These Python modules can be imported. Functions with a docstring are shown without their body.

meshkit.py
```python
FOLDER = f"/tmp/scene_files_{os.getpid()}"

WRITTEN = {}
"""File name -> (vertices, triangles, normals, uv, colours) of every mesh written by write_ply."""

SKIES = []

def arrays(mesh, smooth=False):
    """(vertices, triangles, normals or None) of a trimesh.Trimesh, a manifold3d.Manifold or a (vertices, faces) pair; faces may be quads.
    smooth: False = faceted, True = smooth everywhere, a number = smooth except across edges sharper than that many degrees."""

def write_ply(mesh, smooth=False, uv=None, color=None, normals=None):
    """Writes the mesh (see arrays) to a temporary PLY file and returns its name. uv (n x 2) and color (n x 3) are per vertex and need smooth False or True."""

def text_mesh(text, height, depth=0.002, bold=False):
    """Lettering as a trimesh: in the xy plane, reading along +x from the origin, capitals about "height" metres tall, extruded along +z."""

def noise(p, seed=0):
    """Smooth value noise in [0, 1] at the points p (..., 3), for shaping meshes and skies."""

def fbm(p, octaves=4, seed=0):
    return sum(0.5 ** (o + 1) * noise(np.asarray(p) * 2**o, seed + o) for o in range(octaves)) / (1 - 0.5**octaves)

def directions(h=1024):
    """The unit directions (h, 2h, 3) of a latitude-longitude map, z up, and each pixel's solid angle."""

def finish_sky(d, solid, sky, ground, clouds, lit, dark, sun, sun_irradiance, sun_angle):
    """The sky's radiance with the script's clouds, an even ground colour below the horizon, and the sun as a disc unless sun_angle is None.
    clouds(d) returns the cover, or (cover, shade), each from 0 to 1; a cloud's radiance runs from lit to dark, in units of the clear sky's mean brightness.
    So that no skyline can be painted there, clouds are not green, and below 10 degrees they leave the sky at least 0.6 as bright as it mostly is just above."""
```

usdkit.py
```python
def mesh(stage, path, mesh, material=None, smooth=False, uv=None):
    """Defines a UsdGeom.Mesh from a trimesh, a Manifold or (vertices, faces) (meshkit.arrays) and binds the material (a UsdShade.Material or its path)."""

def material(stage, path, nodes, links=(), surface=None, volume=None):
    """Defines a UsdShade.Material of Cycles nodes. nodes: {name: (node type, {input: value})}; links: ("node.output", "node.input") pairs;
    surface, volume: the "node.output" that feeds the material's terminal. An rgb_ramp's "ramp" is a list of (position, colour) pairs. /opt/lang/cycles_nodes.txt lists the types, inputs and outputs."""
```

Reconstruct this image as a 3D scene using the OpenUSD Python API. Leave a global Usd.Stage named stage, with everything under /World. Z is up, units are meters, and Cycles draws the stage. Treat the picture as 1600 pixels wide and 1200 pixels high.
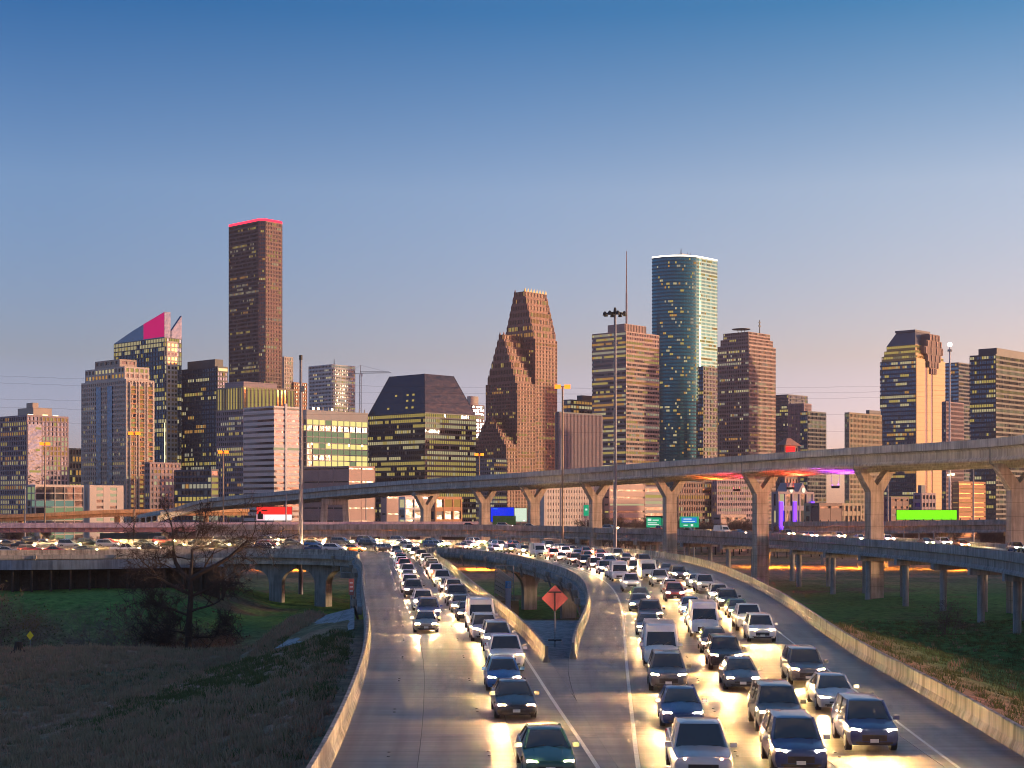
import math, random
import numpy as np
import trimesh, manifold3d, shapely
import usdkit, meshkit
from pxr import Usd, UsdGeom, UsdLux, UsdShade, Gf, Sdf, Vt

stage = Usd.Stage.CreateInMemory()
UsdGeom.Xform.Define(stage, '/World')
UsdGeom.Scope.Define(stage, '/World/Looks')

# ---------------------------------------------------------------- camera, sky, sun
EYE = 9.1                       # metres above the roadway
F, CU, HZ = 2400.0, 800.0, 790.0  # focal length, centre column and horizon row, for a 1600 x 1200 picture
cam = UsdGeom.Camera.Define(stage, '/World/camera')
cam.AddTranslateOp().Set(Gf.Vec3d(0, 0, EYE))
cam.AddRotateXOp().Set(90.0)
cam.CreateHorizontalApertureAttr(36.0)
cam.CreateVerticalApertureAttr(27.0)
cam.CreateFocalLengthAttr(36.0 * F / 1600)
cam.CreateVerticalApertureOffsetAttr((HZ - 600) / 1600 * 36.0)
cam.CreateClippingRangeAttr(Gf.Vec2f(1, 60000))
cam.CreateExposureAttr(1.42)

SUN_AZ = math.radians(88)        # clockwise from the view direction: to the right
SUN_EL = math.radians(3.5)
sx, sy, sz = math.sin(SUN_AZ) * math.cos(SUN_EL), math.cos(SUN_AZ) * math.cos(SUN_EL), math.sin(SUN_EL)
sun = UsdLux.DistantLight.Define(stage, '/World/sun')
sun.CreateNormalizeAttr(True)
sun.CreateIntensityAttr(0.34)
sun.CreateAngleAttr(1.0)
sun.CreateColorAttr(Gf.Vec3f(1.0, 0.68, 0.35))
rot = Gf.Rotation(Gf.Vec3d(0, 0, 1), Gf.Vec3d(sx, sy, sz))
sun.AddOrientOp().Set(Gf.Quatf(rot.GetQuat()))
SKY_TINT = [(0, (2.5, 1.9, 3.0)), (0.0375, (2.826, 1.80, 2.75)), (0.095, (3.2, 1.46, 1.36)), (0.2, (3.3, 1.66, 1.43)), (0.306, (0.66, 1.0, 1.14)), (0.55, (1.35, 1.18, 1.10)), (1, (1.6, 1.25, 1.10))]
# the sky brightens and warms evenly towards the sunset on the right
SUNSET_SIDE = [(0.0, (0.50, 0.62, 0.72)), (0.36, (0.63, 0.74, 0.81)), (0.5, (0.95, 0.96, 0.94)), (0.62, (1.22, 1.10, 0.95)), (0.68, (1.30, 1.13, 0.95)), (1.0, (1.6, 1.25, 0.95))]
sky_mat = usdkit.material(stage, '/World/Looks/sky_look', {
    'sky': ('sky_texture', {'sky_type': 'single_scattering', 'sun_disc': False, 'sun_elevation': SUN_EL, 'sun_rotation': SUN_AZ,
                            'air_density': 1.0, 'aerosol_density': 0.6, 'ozone_density': 4.0}),
    'tc': ('texture_coordinate', {}), 'xyz': ('separate_xyz', {}), 'el': ('clamp', {}),
    'tint': ('rgb_ramp', {'ramp': SKY_TINT}), 'mul': ('mix', {'mix_type': 'multiply', 'fac': 1.0}),
    'side': ('map_range', {'from_min': -1.0, 'from_max': 1.0, 'clamp': True}), 'glow': ('rgb_ramp', {'ramp': SUNSET_SIDE}), 'mul2': ('mix', {'mix_type': 'multiply', 'fac': 1.0}),
    'bg': ('background_shader', {'strength': 0.12})},
    [('tc.generated', 'xyz.vector'), ('xyz.z', 'el.value'), ('el.result', 'tint.fac'), ('sky.color', 'mul.color1'), ('tint.color', 'mul.color2'),
     ('xyz.x', 'side.value'), ('side.result', 'glow.fac'), ('mul.color', 'mul2.color1'), ('glow.color', 'mul2.color2'), ('mul2.color', 'bg.color')], surface='bg.background')
sky = UsdLux.DomeLight.Define(stage, '/World/sky')
UsdShade.MaterialBindingAPI.Apply(sky.GetPrim()).Bind(sky_mat)

# ---------------------------------------------------------------- helpers
rng = np.random.default_rng(7)
random.seed(7)
BEHIND = 'p.BSDF'
_names = {}


def fresh(parent, name):
    k = (parent, name)
    n = _names.get(k, 0)
    _names[k] = n + 1
    return f'{parent}/{name}' if n == 0 else f'{parent}/{name}_{n:03d}'


def put(prim, **kw):
    for k, v in kw.items():
        if v:
            prim.SetCustomDataByKey(k, v)


def thing(name, label, cat, group=None, loc=(0, 0, 0), rz=0.0):
    path = fresh('/World', name)
    x = UsdGeom.Xform.Define(stage, path)
    x.AddTranslateOp().Set(Gf.Vec3d(*map(float, loc)))
    x.AddRotateZOp().Set(float(math.degrees(rz)))
    put(x.GetPrim(), label=label, category=cat, group=group)
    return path


def copy_of(path, label, loc, rz, group=None, name=None):
    p = fresh('/World', name or path.split('/')[-1].rstrip('0123456789').rstrip('_'))
    x = UsdGeom.Xform.Define(stage, p)
    x.AddTranslateOp().Set(Gf.Vec3d(*map(float, loc)))
    x.AddRotateZOp().Set(float(math.degrees(rz)))
    was = stage.GetPrimAtPath(path).GetCustomData()
    x.GetPrim().GetReferences().AddInternalReference(path)
    x.GetPrim().SetInstanceable(True)
    put(x.GetPrim(), label=label, category=was['category'], group=group or was.get('group'))
    return p


def part(parent, name, mesh, m, smooth=False, label=None, kind=None, uv=None):
    path = fresh(parent, name)
    pr = usdkit.mesh(stage, path, mesh, m, smooth=smooth, uv=uv).GetPrim()
    put(pr, label=label, kind=kind)
    return path


def solo(name, mesh, m, label=None, cat=None, group=None, kind=None, smooth=False):
    path = fresh('/World', name)
    pr = usdkit.mesh(stage, path, mesh, m, smooth=smooth).GetPrim()
    put(pr, label=label, category=cat, group=group, kind=kind)
    return path


def xform(name, kind=None, label=None, cat=None):
    path = fresh('/World', name)
    put(UsdGeom.Xform.Define(stage, path).GetPrim(), kind=kind, label=label, category=cat)
    return path


def at(u, v, Y):
    """the point that the photograph shows at column u, row v, Y metres ahead"""
    return np.array([(u - CU) * Y / F, Y, EYE + (HZ - v) * Y / F])


cat_ = trimesh.util.concatenate


def box(x0, x1, y0, y1, z0, z1):
    v = np.array([[x, y, z] for z in (z0, z1) for y in (y0, y1) for x in (x0, x1)], float)
    f = np.array([[0, 2, 3], [0, 3, 1], [4, 5, 7], [4, 7, 6], [0, 1, 5], [0, 5, 4], [2, 6, 7], [2, 7, 3], [0, 4, 6], [0, 6, 2], [1, 3, 7], [1, 7, 5]])
    return trimesh.Trimesh(v, f, process=False)


def cbox(cx, cy, cz, sx_, sy_, sz_):
    return box(cx - sx_ / 2, cx + sx_ / 2, cy - sy_ / 2, cy + sy_ / 2, cz - sz_ / 2, cz + sz_ / 2)


def cyl(r0, r1, z0, z1, n=14, x=0.0, y=0.0):
    a = np.arange(n) * 2 * math.pi / n
    v = np.vstack([np.c_[x + r0 * np.cos(a), y + r0 * np.sin(a), np.full(n, z0)], np.c_[x + r1 * np.cos(a), y + r1 * np.sin(a), np.full(n, z1)],
                   [[x, y, z0], [x, y, z1]]])
    f = []
    for i in range(n):
        j = (i + 1) % n
        f += [[i, j, n + j], [i, n + j, n + i], [2 * n, j, i], [2 * n + 1, n + i, n + j]]
    return trimesh.Trimesh(v, np.array(f), process=False)


def bar(p, q, r, n=8, r2=None):
    p, q = np.asarray(p, float), np.asarray(q, float)
    d = q - p
    L = np.linalg.norm(d)
    m = cyl(r, r if r2 is None else r2, 0, L, n)
    m.apply_transform(trimesh.geometry.align_vectors([0, 0, 1], d / L))
    m.apply_translation(p)
    return m


def prism(poly, z0, z1):
    """closed prism over a 2D polygon (n x 2) or a shapely polygon"""
    if not hasattr(poly, 'exterior'):
        poly = shapely.Polygon(poly)
    m = trimesh.creation.extrude_polygon(poly, z1 - z0, engine='earcut')
    m.apply_translation([0, 0, z0])
    return m


def hull(points):
    return trimesh.convex.convex_hull(np.asarray(points, float))


def quads(list_of_quads):
    """list of 4 x 3 arrays -> one mesh of separate quads"""
    q = np.asarray(list_of_quads, float).reshape(-1, 4, 3)
    n = len(q)
    b = np.arange(n)[:, None] * 4
    f = np.concatenate([b + [0, 1, 2], b + [0, 2, 3]])
    return trimesh.Trimesh(q.reshape(-1, 3), f, process=False)


def spline(pts, step=None, n=None):
    """smooth curve through points (k x d), evenly spaced"""
    from scipy.interpolate import PchipInterpolator, CubicSpline
    p = np.asarray(pts, float)
    t = np.r_[0, np.cumsum(np.linalg.norm(np.diff(p, axis=0), axis=1) ** 0.5)]
    c = CubicSpline(t, p, bc_type='natural')
    tt = np.linspace(0, t[-1], 1200)
    q = c(tt)
    s = np.r_[0, np.cumsum(np.linalg.norm(np.diff(q, axis=0), axis=1))]
    n = n or max(2, int(round(s[-1] / step)) + 1)
    return np.stack([np.interp(np.linspace(0, s[-1], n), s, q[:, k]) for k in range(p.shape[1])], 1)


def tangents(p):
    t = np.gradient(p[:, :2], axis=0)
    return t / np.linalg.norm(t, axis=1, keepdims=True)


def offset(p, d):
    """polyline moved d to the right of its direction"""
    t = tangents(p)
    q = p.copy()
    q[:, 0] += t[:, 1] * d
    q[:, 1] -= t[:, 0] * d
    return q


def sweep(p, profile, tan=None):
    """sweeps a closed 2D profile (offset to the right, height) along a polyline (n x 3); capped"""
    t = tangents(p) if tan is None else tan
    pr = np.asarray(profile, float)
    k, n = len(pr), len(p)
    v = np.zeros((n, k, 3))
    v[:, :, 0] = p[:, None, 0] + t[:, None, 1] * pr[None, :, 0]
    v[:, :, 1] = p[:, None, 1] - t[:, None, 0] * pr[None, :, 0]
    v[:, :, 2] = p[:, None, 2] + pr[None, :, 1]
    i, j = np.meshgrid(np.arange(n - 1), np.arange(k), indexing='ij')
    a, b = i * k + j, i * k + (j + 1) % k
    f = np.concatenate([np.stack([a, b, b + k], -1).reshape(-1, 3), np.stack([a, b + k, a + k], -1).reshape(-1, 3)])
    cap = trimesh.creation.triangulate_polygon(shapely.Polygon(pr), engine='earcut')
    cv, cf = cap
    idx = [int(np.argmin(np.linalg.norm(pr - c, axis=1))) for c in cv]
    cf = np.array([[idx[x] for x in tri] for tri in cf])
    m = trimesh.Trimesh(v.reshape(-1, 3), np.concatenate([f, cf, cf[:, ::-1] + (n - 1) * k]), process=False)
    trimesh.repair.fix_normals(m)
    return m


# ---------------------------------------------------------------- materials
_mats = {}


def plain(name, col, rough=0.7, metal=0.0, var=0.0, scale=1.0, bump=0.0, bscale=None, spec=0.5, dirt=None, coat=0.0):
    """a painted, cast or rolled surface; var = how far its own colour wanders, dirt = (colour, scale, from, to) blotches"""
    if name in _mats:
        return _mats[name]
    nodes = {'p': ('principled_bsdf', {'base_color': col, 'roughness': rough, 'metallic': metal, 'specular_ior_level': spec, 'coat_weight': coat}),
             'g': ('texture_coordinate', {})}
    links = []
    if var:
        nodes['n'] = ('noise_texture', {'scale': scale, 'detail': 5.0, 'roughness': 0.6})
        nodes['r'] = ('rgb_ramp', {'ramp': [(0.25, tuple(c * (1 - var) for c in col)), (0.75, tuple(c * (1 + var) for c in col))]})
        links += [('g.object', 'n.vector'), ('n.fac', 'r.fac')]
        last = 'r.color'
        if dirt:
            nodes['dn'] = ('noise_texture', {'scale': dirt[1], 'detail': 6.0, 'roughness': 0.65})
            nodes['dr'] = ('map_range', {'from_min': dirt[2], 'from_max': dirt[3], 'clamp': True})
            nodes['dm'] = ('mix', {'color2': dirt[0]})
            links += [('g.object', 'dn.vector'), ('dn.fac', 'dr.value'), ('dr.result', 'dm.fac'), (last, 'dm.color1')]
            last = 'dm.color'
        links.append((last, 'p.base_color'))
    if bump:
        nodes['bn'] = ('noise_texture', {'scale': bscale or scale * 6, 'detail': 4.0})
        nodes['b'] = ('bump', {'strength': 1.0, 'distance': bump})
        links += [('g.object', 'bn.vector'), ('bn.fac', 'b.height'), ('b.normal', 'p.normal')]
    _mats[name] = usdkit.material(stage, '/World/Looks/' + name, nodes, links, surface='p.BSDF')
    return _mats[name]


def glow(name, col, strength, vary=False, low=0.15):
    """something that gives off light"""
    if name in _mats:
        return _mats[name]
    nodes = {'e': ('emission', {'color': col, 'strength': strength})}
    links = []
    if vary:
        nodes['g'] = ('geometry', {})
        nodes['q'] = ('math', {'math_type': 'power', 'value2': 1.7})
        nodes['m'] = ('map_range', {'from_min': 0.0, 'from_max': 1.0, 'to_min': strength * low, 'to_max': strength * 1.3})
        links = [('g.random_per_island', 'q.value1'), ('q.value', 'm.value'), ('m.result', 'e.strength')]
    _mats[name] = usdkit.material(stage, '/World/Looks/' + name, nodes, links, surface='e.emission')
    return _mats[name]


def glass(name, col, rough=0.08, metal=0.75, wob=0.6, coat=0.0):
    """tinted, reflective curtain-wall glass whose panes are never quite flat"""
    if name in _mats:
        return _mats[name]
    _mats[name] = usdkit.material(stage, '/World/Looks/' + name, {
        'g': ('texture_coordinate', {}), 'bn': ('noise_texture', {'scale': 0.22, 'detail': 3.0}), 'b': ('bump', {'strength': 1.0, 'distance': wob * 0.25}),
        'v': ('noise_texture', {'scale': 0.6, 'detail': 2.0}), 'r': ('rgb_ramp', {'ramp': [(0.3, tuple(c * 0.75 for c in col)), (0.7, tuple(c * 1.2 for c in col))]}),
        'p': ('principled_bsdf', {'base_color': col, 'roughness': rough, 'metallic': metal, 'coat_weight': coat, 'coat_roughness': 0.28, 'coat_ior': 1.7})},
        [('g.object', 'bn.vector'), ('bn.fac', 'b.height'), ('b.normal', 'p.normal'), ('g.object', 'v.vector'), ('v.fac', 'r.fac'), ('r.color', 'p.base_color')], surface='p.BSDF')
    return _mats[name]


def road_look(name, col):
    """brushed concrete paving: fine cross grooves, tyre-dark wheel tracks, oil along the lane's middle, blotches; the lane coordinate comes with the mesh"""
    if name in _mats:
        return _mats[name]
    _mats[name] = usdkit.material(stage, '/World/Looks/' + name, {
        'g': ('geometry', {}), 'st': ('attribute', {'attribute': 'st'}), 'uv': ('separate_xyz', {}),
        'm1': ('mapping', {'scale': (1, 0.05, 1)}), 'm2': ('mapping', {'scale': (0.10, 1.5, 1)}),
        'n1': ('noise_texture', {'scale': 0.9, 'detail': 5.0, 'roughness': 0.6}), 'n2': ('noise_texture', {'scale': 1.2, 'detail': 5.0, 'roughness': 0.7}),
        'n3': ('noise_texture', {'scale': 0.16, 'detail': 6.0, 'roughness': 0.62}), 'n4': ('noise_texture', {'scale': 2.5, 'detail': 3.0}),
        'r1': ('rgb_ramp', {'ramp': [(0.3, tuple(c * 0.78 for c in col)), (0.7, tuple(c * 1.15 for c in col))]}),
        'r2': ('map_range', {'from_min': 0.40, 'from_max': 0.62, 'to_min': 0.78, 'to_max': 1.08, 'clamp': True}),
        'r3': ('map_range', {'from_min': 0.38, 'from_max': 0.60, 'to_min': 0.62, 'to_max': 1.10, 'clamp': True}),
        'trk': ('rgb_ramp', {'ramp': [(0.0, (1, 1, 1)), (0.12, (.98, .98, .98)), (0.24, (.66, .65, .65)), (0.36, (.92, .92, .92)), (0.46, (.80, .79, .78)), (0.54, (.80, .79, .78)), (0.64, (.92, .92, .92)), (0.76, (.66, .65, .65)), (0.88, (.98, .98, .98)), (1.0, (1, 1, 1))]}),
        'x': ('mix', {'mix_type': 'multiply', 'fac': 1.0}), 'y': ('mix', {'mix_type': 'multiply', 'fac': 1.0}), 'z': ('mix', {'mix_type': 'multiply', 'fac': 0.85}),
        'b': ('bump', {'strength': 0.4, 'distance': 0.008}), 'rg': ('map_range', {'from_min': 0.35, 'from_max': 0.65, 'to_min': 0.40, 'to_max': 0.58, 'clamp': True}),
        'p': ('principled_bsdf', {'roughness': 0.4, 'specular_ior_level': 0.5})},
        [('st.vector', 'uv.vector'), ('g.position', 'm1.vector'), ('g.position', 'm2.vector'), ('m1.vector', 'n1.vector'), ('m2.vector', 'n2.vector'), ('g.position', 'n3.vector'), ('g.position', 'n4.vector'), ('n1.fac', 'r1.fac'),
         ('n2.fac', 'r2.value'), ('n3.fac', 'r3.value'), ('r1.color', 'x.color1'), ('r2.result', 'x.color2'), ('x.color', 'y.color1'), ('r3.result', 'y.color2'),
         ('uv.x', 'trk.fac'), ('y.color', 'z.color1'), ('trk.color', 'z.color2'), ('z.color', 'p.base_color'), ('n3.fac', 'rg.value'), ('rg.result', 'p.roughness'), ('n2.fac', 'b.height'), ('b.normal', 'p.normal')], surface='p.BSDF')
    return _mats[name]


def cast(name, col, streak=0.5, lift=0.0):
    """cast concrete with vertical rain streaks"""
    if name in _mats:
        return _mats[name]
    _mats[name] = usdkit.material(stage, '/World/Looks/' + name, {
        'xyz': ('separate_xyz', {}), 'wz': ('math', {'math_type': 'multiply', 'value2': 1.0 / (lift or 1.0)}), 'fr': ('math', {'math_type': 'fraction'}), 'ln': ('math', {'math_type': 'less_than', 'value2': 0.035 if lift else -1.0}),
        'lr': ('map_range', {'from_min': 0.0, 'from_max': 1.0, 'to_min': 1.0, 'to_max': 0.62}), 'w': ('mix', {'mix_type': 'multiply', 'fac': 1.0}),
        'g': ('geometry', {}), 'm': ('mapping', {'scale': (1.6, 1.6, 0.12)}),
        'n1': ('noise_texture', {'scale': 1.0, 'detail': 5.0, 'roughness': 0.65}), 'n2': ('noise_texture', {'scale': 0.35, 'detail': 6.0, 'roughness': 0.6}),
        'r1': ('map_range', {'from_min': 0.36, 'from_max': 0.6, 'to_min': 1 - streak, 'to_max': 1.1, 'clamp': True}),
        'r2': ('rgb_ramp', {'ramp': [(0.3, tuple(c * 0.75 for c in col)), (0.7, tuple(c * 1.15 for c in col))]}),
        'x': ('mix', {'mix_type': 'multiply', 'fac': 1.0}), 'b': ('bump', {'strength': 0.6, 'distance': 0.02}),
        'p': ('principled_bsdf', {'roughness': 0.8, 'specular_ior_level': 0.3})},
        [('g.position', 'm.vector'), ('m.vector', 'n1.vector'), ('g.position', 'n2.vector'), ('n1.fac', 'r1.value'), ('n2.fac', 'r2.fac'), ('r2.color', 'x.color1'),
         ('r1.result', 'x.color2'), ('g.position', 'xyz.vector'), ('xyz.z', 'wz.value1'), ('wz.value', 'fr.value1'), ('fr.value', 'ln.value1'), ('ln.value', 'lr.value'), ('x.color', 'w.color1'), ('lr.result', 'w.color2'),
         ('w.color', 'p.base_color'), ('n1.fac', 'b.height'), ('b.normal', 'p.normal')], surface='p.BSDF')
    return _mats[name]


ROAD = road_look('road_concrete', (0.34, 0.30, 0.265))
ROAD2 = road_look('road_concrete_dark', (0.27, 0.245, 0.225))
CAST = cast('cast_concrete', (0.44, 0.38, 0.32))
CAST2 = cast('cast_concrete_grey', (0.36, 0.34, 0.33), 0.35)
GIRDER = cast('girder_concrete', (0.54, 0.49, 0.44), 0.3)
STEEL = plain('galvanised_steel', (0.22, 0.23, 0.25), 0.5, 0.6, var=0.15, scale=2)
DARK = plain('dark_metal', (0.03, 0.03, 0.035), 0.5, 0.3)
WHITE = plain('white_road_paint', (0.72, 0.70, 0.66), 0.6, var=0.2, scale=3)
BLACKP = plain('black_paint', (0.02, 0.02, 0.02), 0.6)

# ---------------------------------------------------------------- the freeway in the foreground: two carriageways that part at a gore
LEFT_PAIRS = [((25, -6.5), (25, 4.2)), ((53.7, -6.8), (53, 3.7)), ((72, -7.7), (72, 3.0)), ((90, -8.9), (90, 2.2)), ((124, -12), (120, .1)),
              ((175, -17.3), (178, -5.1)), ((225, -22.4), (235, -10.1)), ((255, -26), (275, -13.6)), ((280, -31), (299, -18.5)), ((291, -45), (306, -36)),
              ((288, -70), (303, -66)), ((278, -98), (293, -101)), ((260, -135), (275, -139))]
RIGHT_PAIRS = [((25, 4.2), (25, 18.4)), ((53, 3.7), (53, 18.8)), ((72, 3.0), (71, 20)), ((90, 3.3), (86, 20.8)), ((120, 5.4), (112, 22.8)), ((155, 7.3), (150, 26)),
               ((190, 7.2), (190, 27.3)), ((225, 4.2), (228, 24.8)), ((260, -1), (265, 17)), ((290, -10), (298, 4)), ((307, -21), (318, -14)), ((315, -38), (329, -36)),
               ((314, -62), (329, -64)), ((306, -95), (321, -99)), ((290, -140), (304, -145))]


def smooth01(a, b, x):
    t = np.clip((np.asarray(x, float) - a) / (b - a), 0, 1)
    return t * t * (3 - 2 * t)


def edges(pairs, rise):
    from scipy.interpolate import CubicSpline
    a = np.array([[p[0][1], p[0][0]] for p in pairs], float)
    b = np.array([[p[1][1], p[1][0]] for p in pairs], float)
    mid = (a + b) / 2
    t = np.r_[0, np.cumsum(np.linalg.norm(np.diff(mid, axis=0), axis=1))]
    tt = np.linspace(0, t[-1], int(t[-1] / 2) + 1)
    A, B = CubicSpline(t, a)(tt), CubicSpline(t, b)(tt)
    za = np.zeros(len(tt))
    zb = rise * smooth01(150, 240, B[:, 1])
    return np.c_[A, za], np.c_[B, zb]


LA, LB = edges(LEFT_PAIRS, 0.0)
RA, RB = edges(RIGHT_PAIRS, 1.0)


def paving(parent, A, B, lanes, every, m, z=0.0, gap=0.012, deep=0.3):
    """slabs between the edges A and B: lanes across, one slab every so many metres, open joints between"""
    n = len(A)
    k = max(1, int(round(every / 2)))
    W = np.linspace(0, 1, lanes + 1)
    for i0 in range(0, n - 1, k):
        i1 = min(i0 + k, n - 1)
        for j in range(lanes):
            rows = np.arange(i0, i1 + 1)
            wid = np.linalg.norm(B[rows] - A[rows], axis=1)
            l = A[rows] + (B[rows] - A[rows]) * (W[j] + gap / wid)[:, None]
            r = A[rows] + (B[rows] - A[rows]) * (W[j + 1] - gap / wid)[:, None]
            for e in (l, r):
                d = e[-1] - e[-2]
                e[-1] -= d / np.linalg.norm(d) * gap
            q = len(rows)
            up = np.array([0, 0, z])
            v = np.vstack([l + up, r + up, l + up - [0, 0, deep], r + up - [0, 0, deep]])
            f = []
            for a in range(q - 1):
                f += [[a, q + a, q + a + 1], [a, q + a + 1, a + 1]]
                f += [[a + 1, 2 * q + a + 1, 2 * q + a], [a + 1, 2 * q + a, a]]
                f += [[q + a, 3 * q + a, 3 * q + a + 1], [q + a, 3 * q + a + 1, q + a + 1]]
            f += [[0, 2 * q, 3 * q], [0, 3 * q, q], [q - 1, 2 * q - 1, 4 * q - 1], [q - 1, 4 * q - 1, 3 * q - 1]]
            along_ = np.r_[0, np.cumsum(np.linalg.norm(np.diff((l + r)[:, :2] / 2, axis=0), axis=1))]
            uv = np.vstack([np.c_[np.zeros(q), along_], np.c_[np.ones(q), along_]] * 2)
            part(parent, 'road_slab', trimesh.Trimesh(v, np.array(f), process=False), m[(j * 2 + i0 // k) % len(m)], uv=uv)


def bed(parent, A, B, z):
    n = len(A)
    v = np.vstack([A + [0, 0, z], B + [0, 0, z]])
    f = np.concatenate([[[i, n + i, n + i + 1], [i, n + i + 1, i + 1]] for i in range(n - 1)])
    part(parent, 'joint_filler', trimesh.Trimesh(v, f, process=False), plain('joint_tar', (0.05, 0.048, 0.045), 0.8))


left_road = xform('road', kind='structure')
bed(left_road, LA, LB, -0.02)
paving(left_road, LA, LB, 3, 12, [ROAD, ROAD, ROAD2])
right_road = xform('road', kind='structure')
bed(right_road, RA, RB, -0.016)
paving(right_road, RA, RB, 4, 12, [ROAD, ROAD2, ROAD], z=0.004)

# the paved tip between the carriageways, up to the noses of the two gore parapets
gl = LB[(LB[:, 1] > 69) & (LB[:, 1] < 91)]
gr0 = RA[(RA[:, 1] > 66) & (RA[:, 1] < 95)]
tip = []
for q in gl:
    xr0 = float(np.interp(q[1], gr0[:, 1], gr0[:, 0]))
    if xr0 > q[0] + 0.02:
        tip.append((q[0] + 0.012, xr0 - 0.012, q[1]))
tv = np.array([[a, y, -0.002] for a, b, y in tip] + [[b, y, -0.002] for a, b, y in tip])
n_ = len(tip)
part(right_road, 'gore_slab', trimesh.Trimesh(tv, np.concatenate([[[i, n_ + i, n_ + i + 1], [i, n_ + i + 1, i + 1]] for i in range(n_ - 1)]), process=False), ROAD2, uv=np.c_[np.full(2 * n_, 0.08), tv[:, 1]])

# lane paint: solid edge lines and raised markers
WL = spline([(3.0, 28), (4.4, 53.7), (5.1, 65), (6.5, 87), (8.7, 120), (10.3, 148), (10.9, 190), (8.0, 226), (3.0, 261), (-6.5, 292), (-19.5, 310), (-37.5, 319), (-62.5, 318), (-96, 310), (-141, 294)], step=2)
WR = spline([(4.2, 28), (3.0, 53), (1.9, 72), (0.9, 90), (-1.2, 120), (-6.4, 178), (-11.4, 235), (-15, 273), (-20.5, 297), (-36, 304), (-66, 301), (-101, 291)], step=2)


def road_z(x, y):
    """height of the paving at a point of the right carriageway"""
    d = np.hypot(RB[:, 0] - x, RB[:, 1] - y)
    i = int(np.argmin(d))
    w = np.linalg.norm(RB[i, :2] - RA[i, :2])
    return float(RB[i, 2] * np.clip(1 - d[i] / w, 0, 1))


def painted(parent, line, width, z, rightside=False, i0=0, i1=None):
    p = line[i0:i1]
    zz = np.array([road_z(*q) if rightside else 0.0 for q in p]) + z
    a, b = offset(p, -width / 2), offset(p, width / 2)
    n = len(p)
    v = np.vstack([np.c_[a[:, :2], zz], np.c_[b[:, :2], zz]])
    f = np.concatenate([[[i, n + i, n + i + 1], [i, n + i + 1, i + 1]] for i in range(n - 1)])
    part(parent, 'lane_line', trimesh.Trimesh(v, f, process=False), WHITE)


painted(right_road, WL, 0.16, 0.012, True)
painted(left_road, WR, 0.16, 0.008)
painted(right_road, offset(WL, 11.1), 0.13, 0.012, True)
for line, par, side, offs in ((WL, right_road, True, (3.66, 7.32)), (WR, left_road, False, (-3.66, -7.32))):
    for o in offs:
        q = offset(line, o)
        ms = []
        for i in range(2, len(q) - 1, 6):
            for k in range(2):
                c = q[i] * (1 - k * 0.5) + q[i + 1] * k * 0.5
                z = (road_z(*c) if side else 0) + 0.004
                ms.append(cyl(0.07, 0.045, z, z + 0.03, 8, c[0], c[1]))
        part(par, 'road_marker', cat_(ms), plain('marker_ceramic', (0.10, 0.09, 0.08), 0.4), kind='stuff')

# parapets: jersey-shaped panels with joints
JERSEY = [(-0.22, 0.0), (0.22, 0.0), (0.20, 0.12), (0.10, 0.36), (0.08, 0.95), (-0.08, 0.95), (-0.10, 0.36), (-0.20, 0.12)]


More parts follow.
